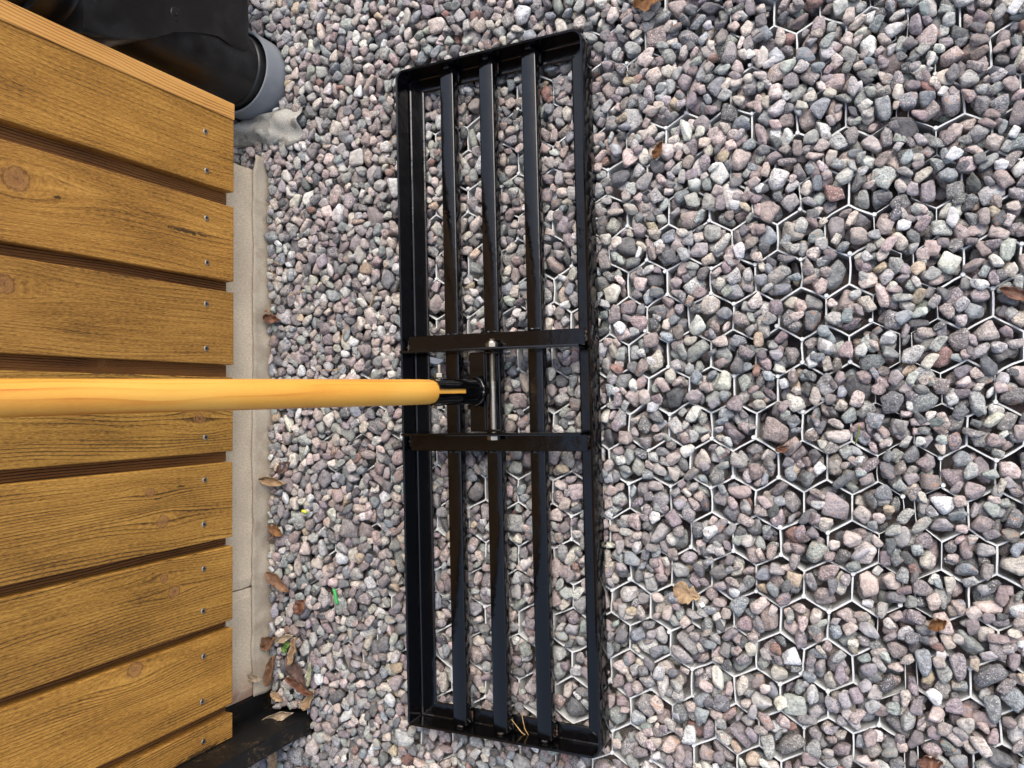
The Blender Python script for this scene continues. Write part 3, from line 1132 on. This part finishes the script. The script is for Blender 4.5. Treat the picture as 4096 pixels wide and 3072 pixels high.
# raised cover: a thick rounded plate in front of the pipe, reaching north past it
bm = bmesh.new()
outl = [(.466, .0745), (.600, .0745), (.606, .080), (.606, .311), (.384, .311), (.384, .298), (.395, .268), (.407, .240), (.416, .222), (.434, .196), (.4505, .172), (.4575, .152), (.4575, .130), (.455, .110), (.4545, .090), (.458, .079)]
fr = [bm.verts.new((-.7400 - PC[0], y - PC[1], z)) for y, z in outl]
bk = [bm.verts.new((-.800 - PC[0], y - PC[1], z)) for y, z in outl]
bm.faces.new(fr); bm.faces.new(bk[::-1])
for k in range(len(fr)):
    l = (k + 1) % len(fr)
    bm.faces.new((fr[k], fr[l], bk[l], bk[k]))
es = [e for e in bm.edges if all(v in fr for v in e.verts) and min(v.co.z for v in e.verts) < .3]
bmesh.ops.bevel(bm, geom=es, offset=.006, segments=4, affect='EDGES', profile=.5)
cover = obj('cover', bm, M_BLACKPL, dp, smooth=True)
md = cover.modifiers.new('edges', 'EDGE_SPLIT'); md.split_angle = R_(50)
bm = bmesh.new()
pn = Vector((1, 0, 0))
add_lathe(bm, Vector((-.7402 - PC[0], .456 - PC[1], .193)), pn, [(0, .0085), (.0009, .0080), (.0010, .0050), (.0010, .0018), (.0026, .0014)], 24)
obj('cover_boss', bm, M_BLACKPL, cover)

# ------------------------------------------------------------------ black post at the end of the wall
post = empty('black_post', (-0.7375, -0.4385, 0))
tag(post, 'black coated flat post at the end of the plank wall, dusty on its side', 'post')
bm = bmesh.new()
add_box(bm, -0.0345, 0.0345, -0.0115, 0.0115, -0.05, 1.12, bevel=.0012)
obj('upright', bm, M_POST, post)
bm = bmesh.new()
add_box(bm, -0.115, -0.0346, -0.0115, 0.0352, -0.05, 0.0955)
obj('flashing', bm, M_POST, post)
bm = bmesh.new()
add_box(bm, -0.012, 0.012, -0.05, 0.002, -0.02, 0.012, bevel=.001)
o = obj('metal_strip', bm, M_BLUEGREY, loc=(-0.768, -0.478, 0.0))
tag(o, 'blue-grey metal strip on the ground just past the black post', 'metal strip')

# ------------------------------------------------------------------ levelling rake
rake = empty('levelling_rake', (RK_C[0], RK_C[1], 0.0), RK_A)
tag(rake, 'black steel levelling rake with long slats and a pine handle leaning on the wall', 'rake')
HWX, HLY = 0.1228, 0.4005
RZ0, RZ1 = 0.0112, 0.042


def rr_path(hx, hy, rads, seg=8):
    pts = []
    for (sx, sy, a0, r) in ((1, 1, 0, rads[0]), (-1, 1, 90, rads[1]), (-1, -1, 180, rads[2]), (1, -1, 270, rads[3])):
        cx, cy = sx * (hx - r), sy * (hy - r)
        for k in range(seg + 1):
            a = math.radians(a0 + 90 * k / seg)
            pts.append((cx + r * math.cos(a), cy + r * math.sin(a)))
    return pts


bm = bmesh.new()
po = rr_path(HWX, HLY, (.014, .011, .004, .013))
pi_ = rr_path(HWX - .0026, HLY - .0026, (.0115, .0085, .002, .0105))
n = len(po)
wob = lambda x, y: 0.0005 * float(n4(x * 18, y * 18))
vo0 = [bm.verts.new((x, y, RZ0)) for x, y in po]
vo1 = [bm.verts.new((x, y, RZ1 - .0005 + wob(x, y))) for x, y in po]
vt = [bm.verts.new((x * .9975, y * .9992, RZ1 + wob(x, y))) for x, y in po]
vi1 = [bm.verts.new((x, y, RZ1 - .0005 + wob(x, y))) for x, y in pi_]
vi0 = [bm.verts.new((x, y, RZ0)) for x, y in pi_]
for A_, B_ in ((vo0, vo1), (vo1, vt), (vt, vi1), (vi1, vi0), (vi0, vo0)):
    for k in range(n):
        l = (k + 1) % n
        bm.faces.new((A_[k], A_[l], B_[l], B_[k]))
o = obj('rim', bm, M_PAINT, rake, smooth=True)
md = o.modifiers.new('edges', 'EDGE_SPLIT'); md.split_angle = R_(35)

# mitred inner flanges
FX, FY = 0.0995, 0.3795


def flange(a, b, c, d, tilt):
    """quad outline (outer a b, inner c d), the inner edge tilted a little"""
    bm = bmesh.new()
    th = 0.0028
    nseg = 24
    rows = []
    for k in range(nseg + 1):
        t = k / nseg
        o1 = Vector(a).lerp(Vector(b), t); i1 = Vector(d).lerp(Vector(c), t)
        w1 = 0.0003 * float(n3(o1.x * 30 + 2, o1.y * 30))
        mid = o1.lerp(i1, .12)
        zf = RZ0 + th
        rows.append([bm.verts.new((*o1, zf + .0030)), bm.verts.new((*o1.lerp(i1, .05), zf + .0008)), bm.verts.new((*mid, zf + w1)), bm.verts.new((*o1.lerp(i1, .93), zf + tilt + w1)), bm.verts.new((*i1, zf - .0008 + tilt)), bm.verts.new((*i1, RZ0 + tilt)), bm.verts.new((*o1, RZ0 + .0001))])
    for p, q in zip(rows[:-1], rows[1:]):
        for k in range(7):
            l = (k + 1) % 7
            bm.faces.new((p[k], p[l], q[l], q[k]))
    bm.faces.new(rows[0]); bm.faces.new(rows[-1][::-1])
    return bm


ox_, oy_ = HWX - .0026, HLY - .0026
for q in (flange((-ox_, -oy_), (-ox_, oy_), (-FX, FY), (-FX, -FY), .0002), flange((ox_, oy_), (ox_, -oy_), (FX, -FY), (FX, FY), .0001),
          flange((-ox_ + .0002, oy_), (ox_ - .0002, oy_), (FX - .0002, FY), (-FX + .0002, FY), .0004), flange((ox_ - .0002, -oy_), (-ox_ + .0002, -oy_), (-FX + .0002, -FY), (FX - .0002, -FY), .0)):
    o = obj('flange', q, M_PAINT, rake)
for sx, sy in ((1, 1), (-1, 1), (-1, -1), (1, -1)):
    bm = bmesh.new()
    a, b = Vector((sx * (FX + .001), sy * (FY + .001), .0140)), Vector((sx * (ox_ - .004), sy * (oy_ - .004), .0142))
    add_tube(bm, [a.lerp(b, k / 10) + Vector((0, 0, 0.0005 * math.sin(k * 2.3))) for k in range(11)], [0.0009 + .0004 * math.sin(k * 1.7) for k in range(11)], 8)
    obj('mitre_weld', bm, M_PAINT, rake, smooth=True)

# long slats
for (vx, wv, sag) in ((-0.0572, .0186, .0004), (-0.0034, .0190, -.0003), (0.0520, .0186, .0002)):
    bm = bmesh.new()
    vs = add_box(bm, vx - wv / 2, vx + wv / 2, -.3962, .3962, .0166, .0300, bevel=.0016, seg=3)
    o = obj('slat', bm, M_PAINT, rake, smooth=True)
    md = o.modifiers.new('edges', 'EDGE_SPLIT'); md.split_angle = R_(32)
    for sy in (1, -1):
        bm = bmesh.new()
        pts = [Vector((vx - .004 + .008 * k / 6, sy * .3967, .0295 + .0008 * math.sin(k * 2))) for k in range(7)]
        add_tube(bm, pts, [.0008, .0016, .0020, .0015, .0019, .0014, .0007], 8)
        obj('weld', bm, M_WELD, rake, smooth=True)
        bm = bmesh.new()
        pts = [Vector((vx + wv / 2 + .0006, sy * (.381 + .014 * k / 6), .0166 + .0005 * math.sin(k * 2))) for k in range(7)]
        add_tube(bm, pts, [.0008, .0014, .0012, .0016, .0012, .0015, .0007], 8)
        obj('weld', bm, M_WELD, rake, smooth=True)

# two cross braces of angle steel, legs standing up towards the handle
for sy in (1, -1):
    bm = bmesh.new()
    x0, x1 = -.1160, .1140
    sec = [(.0475, .0306), (.0690, .0306), (.0694, .0312), (.0694, .0330), (.0688, .0336), (.0515, .0336), (.0504, .0347), (.0504, .0540), (.0496, .0546), (.0480, .0546), (.0474, .0540)]
    skew = 0.004 if sy == 1 else 0.0
    A_ = [bm.verts.new((x0, sy * y + skew * .5, z)) for y, z in sec]
    B_ = [bm.verts.new((x1, sy * y - skew * .5, z)) for y, z in sec]
    k_ = len(sec)
    for k in range(k_):
        l = (k + 1) % k_
        bm.faces.new((A_[k], A_[l], B_[l], B_[k]))
    bm.faces.new(A_); bm.faces.new(B_)
    o = obj('cross_brace', bm, M_PAINT, rake, smooth=True)
    md = o.modifiers.new('edges', 'EDGE_SPLIT'); md.split_angle = R_(40)
    for (wx, wy, ln, ax) in ((-.1168, .058, .016, 'y'), (.1150, .058, .014, 'y')):
        bm = bmesh.new()
        pts = [Vector((wx + .0008 * math.sin(k * 3), sy * (wy - ln / 2 + ln * k / 8), .0312 + .001 * math.sin(k * 1.9))) for k in range(9)]
        add_tube(bm, pts, [.001, .0022, .0028, .0022, .0030, .0024, .0028, .002, .001], 8)
        obj('weld', bm, M_WELD, rake, smooth=True)
    for vx in (-.0572, -.0034, .0520):
        bm = bmesh.new()
        pts = [Vector((vx - .007 + .014 * k / 8, sy * .0702, .0303 + .0006 * math.sin(k * 2.1 + vx * 90))) for k in range(9)]
        add_tube(bm, pts, [.0008 + .0016 * abs(math.sin(k * .9 + vx * 50)) for k in range(9)], 8)
        obj('weld', bm, M_PAINT, rake, smooth=True)

# handle axis in the rake's own frame
wb, wd_ = np.array([-0.4175, 0.0098, 0.052]), np.array([-0.298, -0.0145, 1.0])
bx, by = rake_local(wb[0], wb[1])
hd = Vector((math.cos(RK_A) * wd_[0] + math.sin(RK_A) * wd_[1], -math.sin(RK_A) * wd_[0] + math.cos(RK_A) * wd_[1], 1.0)).normalized()
hb = Vector((bx, by, wb[2]))
# hinge piece that carries the socket
bm = bmesh.new()
add_box(bm, -.0245, -.0045, -.0462, .0462, .0445, .0475, bevel=.0008)
add_box(bm, -.0045, -.0016, -.0462, .0462, .0385, .0476, bevel=.0007)
for sy in (1, -1):
    add_box(bm, -.0046, .0100, sy * .0448 - .0014, sy * .0448 + .0014, .0375, .0500, bevel=.0006)
o = obj('hinge_plate', bm, M_PAINT, rake)
# socket tube with slot
SR, TL = 0.0146, 0.070
bm = bmesh.new()
ax, ay, ad = frame_for(hd)
# angle in the ring facing the camera, so the slot is on the upper front side
cdir = Vector((0.50, 0.0, 0.60))
a_slot = math.atan2(cdir.dot(ay), cdir.dot(ax))
SEG, SL0 = 48, 0.030
half_slot = 0.0026 / SR
angs = [a_slot + half_slot + (2 * math.pi - 2 * half_slot) * k / SEG for k in range(SEG + 1)]
zs = [0.0, 0.01, 0.02, SL0, SL0 + .002, .045, .058, TL - .001, TL]


def ringpt(a, r, t):
    flare = 0.0006 * math.sin(3 * a) * (t / TL)
    return hb + ad * t + (ax * math.cos(a) + ay * math.sin(a)) * (r + flare)


for r in (SR, SR - .0016):
    rg = []
    for t in zs:
        tt = [bm.verts.new(ringpt(a, r, t)) for a in angs]
        rg.append(tt)
    for p, q in zip(rg[:-1], rg[1:]):
        for k in range(SEG):
            bm.faces.new((p[k], p[k + 1], q[k + 1], q[k]))
    # close the slot below its end
    for i in range(3):
        bm.faces.new((rg[i][SEG], rg[i][0], rg[i + 1][0], rg[i + 1][SEG]))
    if r == SR:
        keep = rg
    else:
        for k in range(SEG):
            bm.faces.new((keep[-1][k], keep[-1][k + 1], rg[-1][k + 1], rg[-1][k]))
        for i in range(3, len(zs) - 1):
            bm.faces.new((keep[i][0], keep[i + 1][0], rg[i + 1][0], rg[i][0]))
            bm.faces.new((keep[i][SEG], keep[i + 1][SEG], rg[i + 1][SEG], rg[i][SEG]))
        bm.faces.new((keep[3][0], keep[3][SEG], rg[3][SEG], rg[3][0]))
o = obj('socket', bm, M_PAINT, rake, smooth=True)
md = o.modifiers.new('edges', 'EDGE_SPLIT'); md.split_angle = R_(45)
bm = bmesh.new()
pts = [hb + ad * .004 + (ax * math.cos(a) + ay * math.sin(a)) * (SR + .0012) for a in [2 * math.pi * k / 22 for k in range(23)]]
add_tube(bm, pts, [0.0022 + .0009 * math.sin(k * 2.7) for k in range(23)], 8)
obj('socket_weld', bm, M_PAINT, rake, smooth=True)
# wooden handle: turned pole, seated in the socket and flush above it
bm = bmesh.new()
HR = 0.0137
prof = [(.012, .0126), (TL - .004, .0126), (TL + .0015, .0128), (TL + .004, .0134), (TL + .02, HR), (1.43, HR), (1.445, .012), (1.452, .006)]
x_, y_, d_ = frame_for((0, 0, 1))
add_lathe(bm, (0, 0, 0), (0, 0, 1), prof, 40)
handle = obj('handle', bm, M_HANDLE, rake, smooth=True)
md = handle.modifiers.new('edges', 'EDGE_SPLIT'); md.split_angle = R_(50)
handle.matrix_local = Matrix.Translation(hb) @ Matrix((( *ax, 0), (*ay, 0), (*ad, 0), (0, 0, 0, 1))).transposed() @ Matrix.Rotation(R_(70), 4, 'Z')


def hexprof(bm, p, d, r, t0, t1, seg=6):
    add_lathe(bm, p, d, [(t0, r * .93), (t0 + .0006, r), (t1 - .0006, r), (t1, r * .93)], seg)


# hinge bolt
bm = bmesh.new()
BZ = 0.0440
Y = Vector((0, 1, 0))
prof = [(-.0502, .0036)]
t = -.0480
prof.append((.012, .0036))
t = .012
while t < .0605:
    prof += [(t, .0031), (t + .0006, .0036)]
    t += .0012
prof.append((.0612, .0026))
add_lathe(bm, (.0038, 0, BZ), Y, prof, 20)
hb_o = obj('hinge_bolt', bm, M_ZINC, rake, smooth=True)
md = hb_o.modifiers.new('edges', 'EDGE_SPLIT'); md.split_angle = R_(50)
bm = bmesh.new(); hexprof(bm, (.0038, 0, BZ), -Y, .0074, .0506, .0560); obj('bolt_head', bm, M_ZINC, hb_o)
bm = bmesh.new(); hexprof(bm, (.0038, 0, BZ), Y, .0072, .0508, .0562)
add_lathe(bm, (.0038, 0, BZ), Y, [(.0560, .0056), (.0580, .0050)], 20)
obj('nut', bm, M_ZINC, hb_o)
# clamp bolt through the socket
cb = hb + ad * .058
bm = bmesh.new()
prof = [(-.0170, .0028)]
t = .012
while t < .0290:
    prof += [(t, .0024), (t + .0006, .0028)]
    t += .0012
add_lathe(bm, cb, Y, prof, 16)
cb_o = obj('clamp_bolt', bm, M_ZINC, rake, smooth=True)
bm = bmesh.new(); hexprof(bm, cb, Y, .0058, .0152, .0200); obj('nut', bm, M_ZINC, cb_o)
bm = bmesh.new(); hexprof(bm, cb, -Y, .0058, .0152, .0190); obj('bolt_head', bm, M_ZINC, cb_o)


# ------------------------------------------------------------------ litter on the gravel
def hmax(x, y, r):
    i0, i1 = int((x - r - GX0) / G), int((x + r - GX0) / G) + 1
    j0, j1 = int((y - r - GY0) / G), int((y + r - GY0) / G) + 1
    sub = H[max(i0, 0):i1, max(j0, 0):j1]
    sub = sub[sub < 0.06]
    return float(np.percentile(sub, 92)) if sub.size else 0.0


def leaf(name, label, cat, x, y, ln, wd, ang, mat, curl=0.6, ribs=7, lift=0.0012, seed=0, rag=0.15, bend=0.0, tilt=(0, 0), z=None, group='fallen leaves on the gravel', fold=0.0):
    rs = lattice_noise(900 + seed)
    bm = bmesh.new()
    NA, NB = 22, 10
    rows = []
    for a in range(NA + 1):
        t = a / NA
        prof_ = max(0.03, math.sin(math.pi * t ** 0.85) ** 0.75)
        row = []
        for b in range(NB + 1):
            q = b / NB * 2 - 1
            half = wd / 2 * prof_ * (1 + rag * float(rs(t * 9, 3 + np.sign(q))))
            yy = half * q
            cz = curl * wd * 0.5 * (abs(q) ** 1.6) + fold * wd * q * abs(q)
            rib = 0.0006 * math.sin((t * ribs + abs(q) * 0.9) * 2 * math.pi) * (0.3 + abs(q))
            arch = bend * ln * (t - .5) ** 2 * 4 * .25
            xx = (t - .5) * ln
            yc_ = yy * (1 - 0.25 * curl * abs(q))
            zz = cz + rib + arch + 0.0016 * float(rs(t * 5 + 20, q * 2 + 20)) + (0.0006 if b == NB // 2 else 0)
            row.append(bm.verts.new((xx, yc_, zz)))
        rows.append(row)
    for a in range(NA):
        for b in range(NB):
            bm.faces.new((rows[a][b], rows[a + 1][b], rows[a + 1][b + 1], rows[a][b + 1]))
    o = obj(name, bm, mat, smooth=True)
    md = o.modifiers.new('thickness', 'SOLIDIFY'); md.thickness = 0.0004; md.offset = 0
    zz = hmax(x, y, ln * .32) + lift if z is None else z
    o.location = (x, y, zz)
    o.rotation_euler = Euler((tilt[0], tilt[1], R_(ang)), 'XYZ')
    tag(o, label, cat, group)
    return o


L_ = leaf
L_('fallen_leaf', 'reddish brown leaf against the fabric, north of the pine handle', 'leaf', -.752, .113, .030, .015, -8, M_LEAF_RUST, .5, 5, seed=1)
L_('fallen_leaf', 'tiny tan leaf scrap beside the reddish brown leaf', 'leaf', -.757, .124, .010, .007, 15, M_LEAF_TAN, .3, 3, seed=2)
L_('fallen_leaf', 'tan ribbed leaf rolled up against the fabric, south of the handle', 'leaf', -.748, -.110, .044, .016, -6, M_LEAF_TAN, .9, 10, seed=3)
L_('fallen_leaf', 'dark brown leaf piece wedged between stones above the rolled tan leaf', 'leaf', -.734, -.091, .026, .016, 35, M_LEAF_DARK, .5, 5, seed=4, lift=-.002)
L_('fallen_leaf', 'small orange-brown leaf at the fabric below the rolled tan leaf', 'leaf', -.746, -.176, .026, .018, -35, M_LEAF_ORANGE, .5, 4, seed=5)
L_('fallen_leaf', 'broad brown leaf with strong parallel ribs by the plinth', 'leaf', -.742, -.247, .046, .020, -28, M_LEAF_BROWN, .45, 9, seed=6)
L_('fallen_leaf', 'flat brown leaf lying on top of a pale stone', 'leaf', -.704, -.276, .024, .019, 55, M_LEAF_RUST, .25, 3, seed=7)
L_('fallen_leaf', 'brown ribbed leaf curled against the fabric near the green clover', 'leaf', -.757, -.330, .028, .022, 35, M_LEAF_BROWN, .7, 6, seed=8)
L_('fallen_leaf', 'pale rolled leaf lying above the clover', 'leaf', -.731, -.322, .030, .012, 22, M_LEAF_PALE, .9, 6, seed=9)
L_('fallen_leaf', 'crumpled tan leaf standing upright beside the clover', 'leaf', -.715, -.336, .038, .016, 78, M_LEAF_TAN, .9, 6, seed=10, rag=.4, lift=.003)
L_('fallen_leaf', 'long brown leaf curled lengthwise beside the plinth', 'leaf', -.753, -.368, .044, .018, 74, M_LEAF_BROWN, 1.0, 5, seed=11)
L_('fallen_leaf', 'dark veined leaf lying flat among the leaf litter', 'leaf', -.714, -.366, .050, .024, -48, M_LEAF_DARK, .15, 9, seed=12)
L_('fallen_leaf', 'narrow grey-green leaf pointing away from the post', 'leaf', -.691, -.365, .034, .010, 84, M_LEAF_GREEN, .5, 4, seed=13, lift=.003)
L_('fallen_leaf', 'glossy rust-red leaf folded lengthwise near the black post', 'leaf', -.705, -.382, .046, .014, -22, M_LEAF_RUST, 1.1, 4, seed=14)
L_('fallen_leaf', 'torn tan leaf between stones by the black post', 'leaf', -.696, -.402, .034, .016, 58, M_LEAF_TAN, .6, 5, seed=15, rag=.35)
L_('fallen_leaf', 'pale leaf caught on the top of the fabric by the plinth', 'leaf', -.7655, -.374, .026, .013, 2, M_LEAF_PALE, .4, 4, seed=16, z=.040)
L_('fallen_leaf', 'long pale brown leaf curled in front of the black post', 'leaf', -.727, -.421, .060, .012, 22, M_LEAF_PALE, .9, 3, seed=17, z=.030, bend=.5, rag=.4)
L_('fallen_leaf', 'small tan leaf crumbs at the corner of plinth and post', 'leaf', -.745, -.403, .022, .012, -20, M_LEAF_TAN, .5, 4, seed=18)
L_('fallen_leaf', 'big crumpled orange-brown leaf at the edge of the gravel above the rake', 'leaf', -.217, .437, .040, .030, 20, M_LEAF_ORANGE, .6, 5, seed=19, rag=.4, lift=.003)
L_('fallen_leaf', 'small twisted dry leaf right of the rake between stones', 'leaf', -.212, .271, .020, .012, 65, M_LEAF_ORANGE, 1.0, 4, seed=20, rag=.4)
L_('fallen_leaf', 'pale tan lobed leaf right of the lower end of the rake', 'leaf', -.187, -.208, .030, .022, -15, M_LEAF_TAN, .2, 5, seed=21, rag=.55)
L_('fallen_leaf', 'orange-brown curled leaf beside a grid node near the seam', 'leaf', .048, -.212, .017, .013, 30, M_LEAF_ORANGE, .9, 3, seed=22, rag=.4)
L_('fallen_leaf', 'long brown leaf at the edge of the picture opposite the handle', 'leaf', .118, .092, .034, .012, -25, M_LEAF_RUST, .5, 4, seed=23)
L_('fallen_leaf', 'dark rust leaf crumpled low in a cell at the bottom of the seam', 'leaf', .040, -.343, .022, .015, 10, M_LEAF_RUST, .8, 4, seed=24, rag=.4, lift=-.001)
L_('fallen_leaf', 'tiny dark orange leaf under a grid wall right of the handle', 'leaf', -.087, -.052, .016, .008, 12, M_LEAF_RUST, .4, 3, seed=25, lift=-.001)
L_('bark_strip', 'ribbed caramel strip of bark next to the metal strip', 'bark', -.747, -.487, .050, .018, 88, M_LEAF_TAN, .8, 12, seed=26, lift=.003, group=None)
for k, (x, y, a) in enumerate(((-.7290, -.331, 40), (-.7335, -.3385, -60))):
    L_('clover_leaf', ('upper green clover leaflet among the dry leaves', 'lower green clover leaflet among the dry leaves')[k], 'clover', x, y, .010, .009, a, M_CLOVER, .2, 1, seed=30 + k, rag=.02, lift=.002, group='clover leaflets by the plinth')


def strand(name, label, cat, pts, r, mat, group=None):
    bm = bmesh.new()
    P = []
    for k in range(len(pts) - 1):
        for q in range(5):
            t = q / 5
            P.append(np.array(pts[k]) * (1 - t) + np.array(pts[k + 1]) * t)
    P.append(np.array(pts[-1]))
    Z = [hmax(p[0], p[1], .003) for p in P]
    Z = [max(Z[max(0, k - 3):k + 4]) + r + .0006 for k in range(len(P))]
    Z = np.convolve(np.pad(Z, 2, mode='edge'), np.ones(5) / 5, 'valid')
    c = np.mean(P, axis=0)
    add_tube(bm, [(p[0] - c[0], p[1] - c[1], z_) for p, z_ in zip(P, Z)], [r * (1 if 0 < k < len(P) - 1 else .6) for k in range(len(P))], 6)
    o = obj(name, bm, mat, smooth=True, loc=(c[0], c[1], 0))
    tag(o, label, cat, group)
    return o


bm = bmesh.new()
P0, P1 = Vector((-.6535, -.249, 0)), Vector((-.6465, -.268, 0))
zt = max(hmax(P0.x, P0.y, .004), hmax(P1.x, P1.y, .004), hmax((P0.x + P1.x) / 2, (P0.y + P1.y) / 2, .006)) + .0012
add_tube(bm, [P0.lerp(P1, k / 6) + Vector((.0008 * math.sin(k), 0, zt)) for k in range(7)], .0021, 12)
o = obj('cable_piece', bm, M_GREENPL, smooth=True)
tag(o, 'short bright green piece of cable lying left of the rake', 'cable')
bm = bmesh.new()
zt = hmax(-.697, -.149, .005) + .002
add_tube(bm, [(-.701, -.1485, zt), (-.697, -.149, zt + .0008), (-.6935, -.1505, zt)], [.0019, .0021, .0017], 10)
o = obj('wire_snippet', bm, M_GREENPL, smooth=True)
bm = bmesh.new()
add_tube(bm, [(-.701, -.1480, zt + .0004), (-.697, -.1485, zt + .0013), (-.6937, -.1500, zt + .0004)], [.0019, .0021, .0016], 10)
obj('yellow_stripe', bm, M_YELLOWPL, o, smooth=True)
tag(o, 'tiny green and yellow wire snippet between stones by the fabric', 'wire')

# half disc of white plastic inside the rake
bm = bmesh.new()
prof_ = [(math.cos(math.radians(a)) * .0125, math.sin(math.radians(a)) * .0090 - .002) for a in range(190, 351, 10)]
lo_ = [bm.verts.new((x, y, 0)) for x, y in prof_]; hi_ = [bm.verts.new((x, y, .0012)) for x, y in prof_]
bm.faces.new(lo_[::-1]); bm.faces.new(hi_)
for k in range(len(lo_)):
    l = (k + 1) % len(lo_)
    bm.faces.new((lo_[k], lo_[l], hi_[l], hi_[k]))
o = obj('plastic_disc', bm, M_WHITE, loc=(-.498, .056, min(hmax(-.498, .052, .008) + .0006, .0098)))
o.rotation_euler = (0.0, 0.05, R_(-12))
tag(o, 'white half-moon piece of plastic inside the rake beside the socket', 'plastic')
bm = bmesh.new()
add_box(bm, -.0024, .0024, -.0024, .0024, 0, .0015, bevel=.0004)
o = obj('plastic_scrap', bm, M_WHITE, loc=(-.171, -.219, hmax(-.171, -.219, .003) + .0004))
o.rotation_euler = (.2, .1, .5)
tag(o, 'tiny square white plastic scrap beside the pale lobed leaf', 'plastic')

NEED = [([(-.754, .194), (-.732, .185)], 'pine needle lying beside the fabric, uppermost of three'),
        ([(-.752, .181), (-.745, .168), (-.739, .156)], 'bent pine needle beside the fabric, second from the top'),
        ([(-.723, .142), (-.708, .147), (-.695, .148)], 'pine needle on gravel pointing from the fabric to the rake'),
        ([(-.641, .077), (-.632, .088), (-.625, .098)], 'pine needle between the fabric and the rake, aslant'),
        ([(-.666, .041), (-.650, .040), (-.637, .044)], 'pine needle just above the pine handle'),
        ([(-.581, .146), (-.588, .132), (-.593, .120)], 'pine needle close beside the long edge of the rake')]
for pts, lab in NEED:
    strand('pine_needle', lab, 'pine needle', pts, .0006, M_STRAW, 'pine needles on the gravel')
strand('grass_blade', 'green grass blade across a cell right of the handle', 'grass blade', [(-.016, -.027), (-.017, -.035), (-.020, -.046)], .0010, M_BLADE)
# straws caught on the rake's lower flange
for k, (pts, lab) in enumerate((([(-.393, -.372, .0185), (-.378, -.386, .0195), (-.363, -.394, .018)], 'long dry straw lying on the lower flange of the rake'),
                                ([(-.379, -.366, .017), (-.374, -.381, .0195), (-.368, -.392, .0175)], 'short dry straw crossing the long one on the rake'))):
    bm = bmesh.new()
    add_tube(bm, pts, [.0004, .0006, .0003], 6)
    o = obj('straw', bm, M_STRAW)
    tag(o, lab, 'straw', 'straws on the rake')
print('script time', round(time.time() - T0, 1))
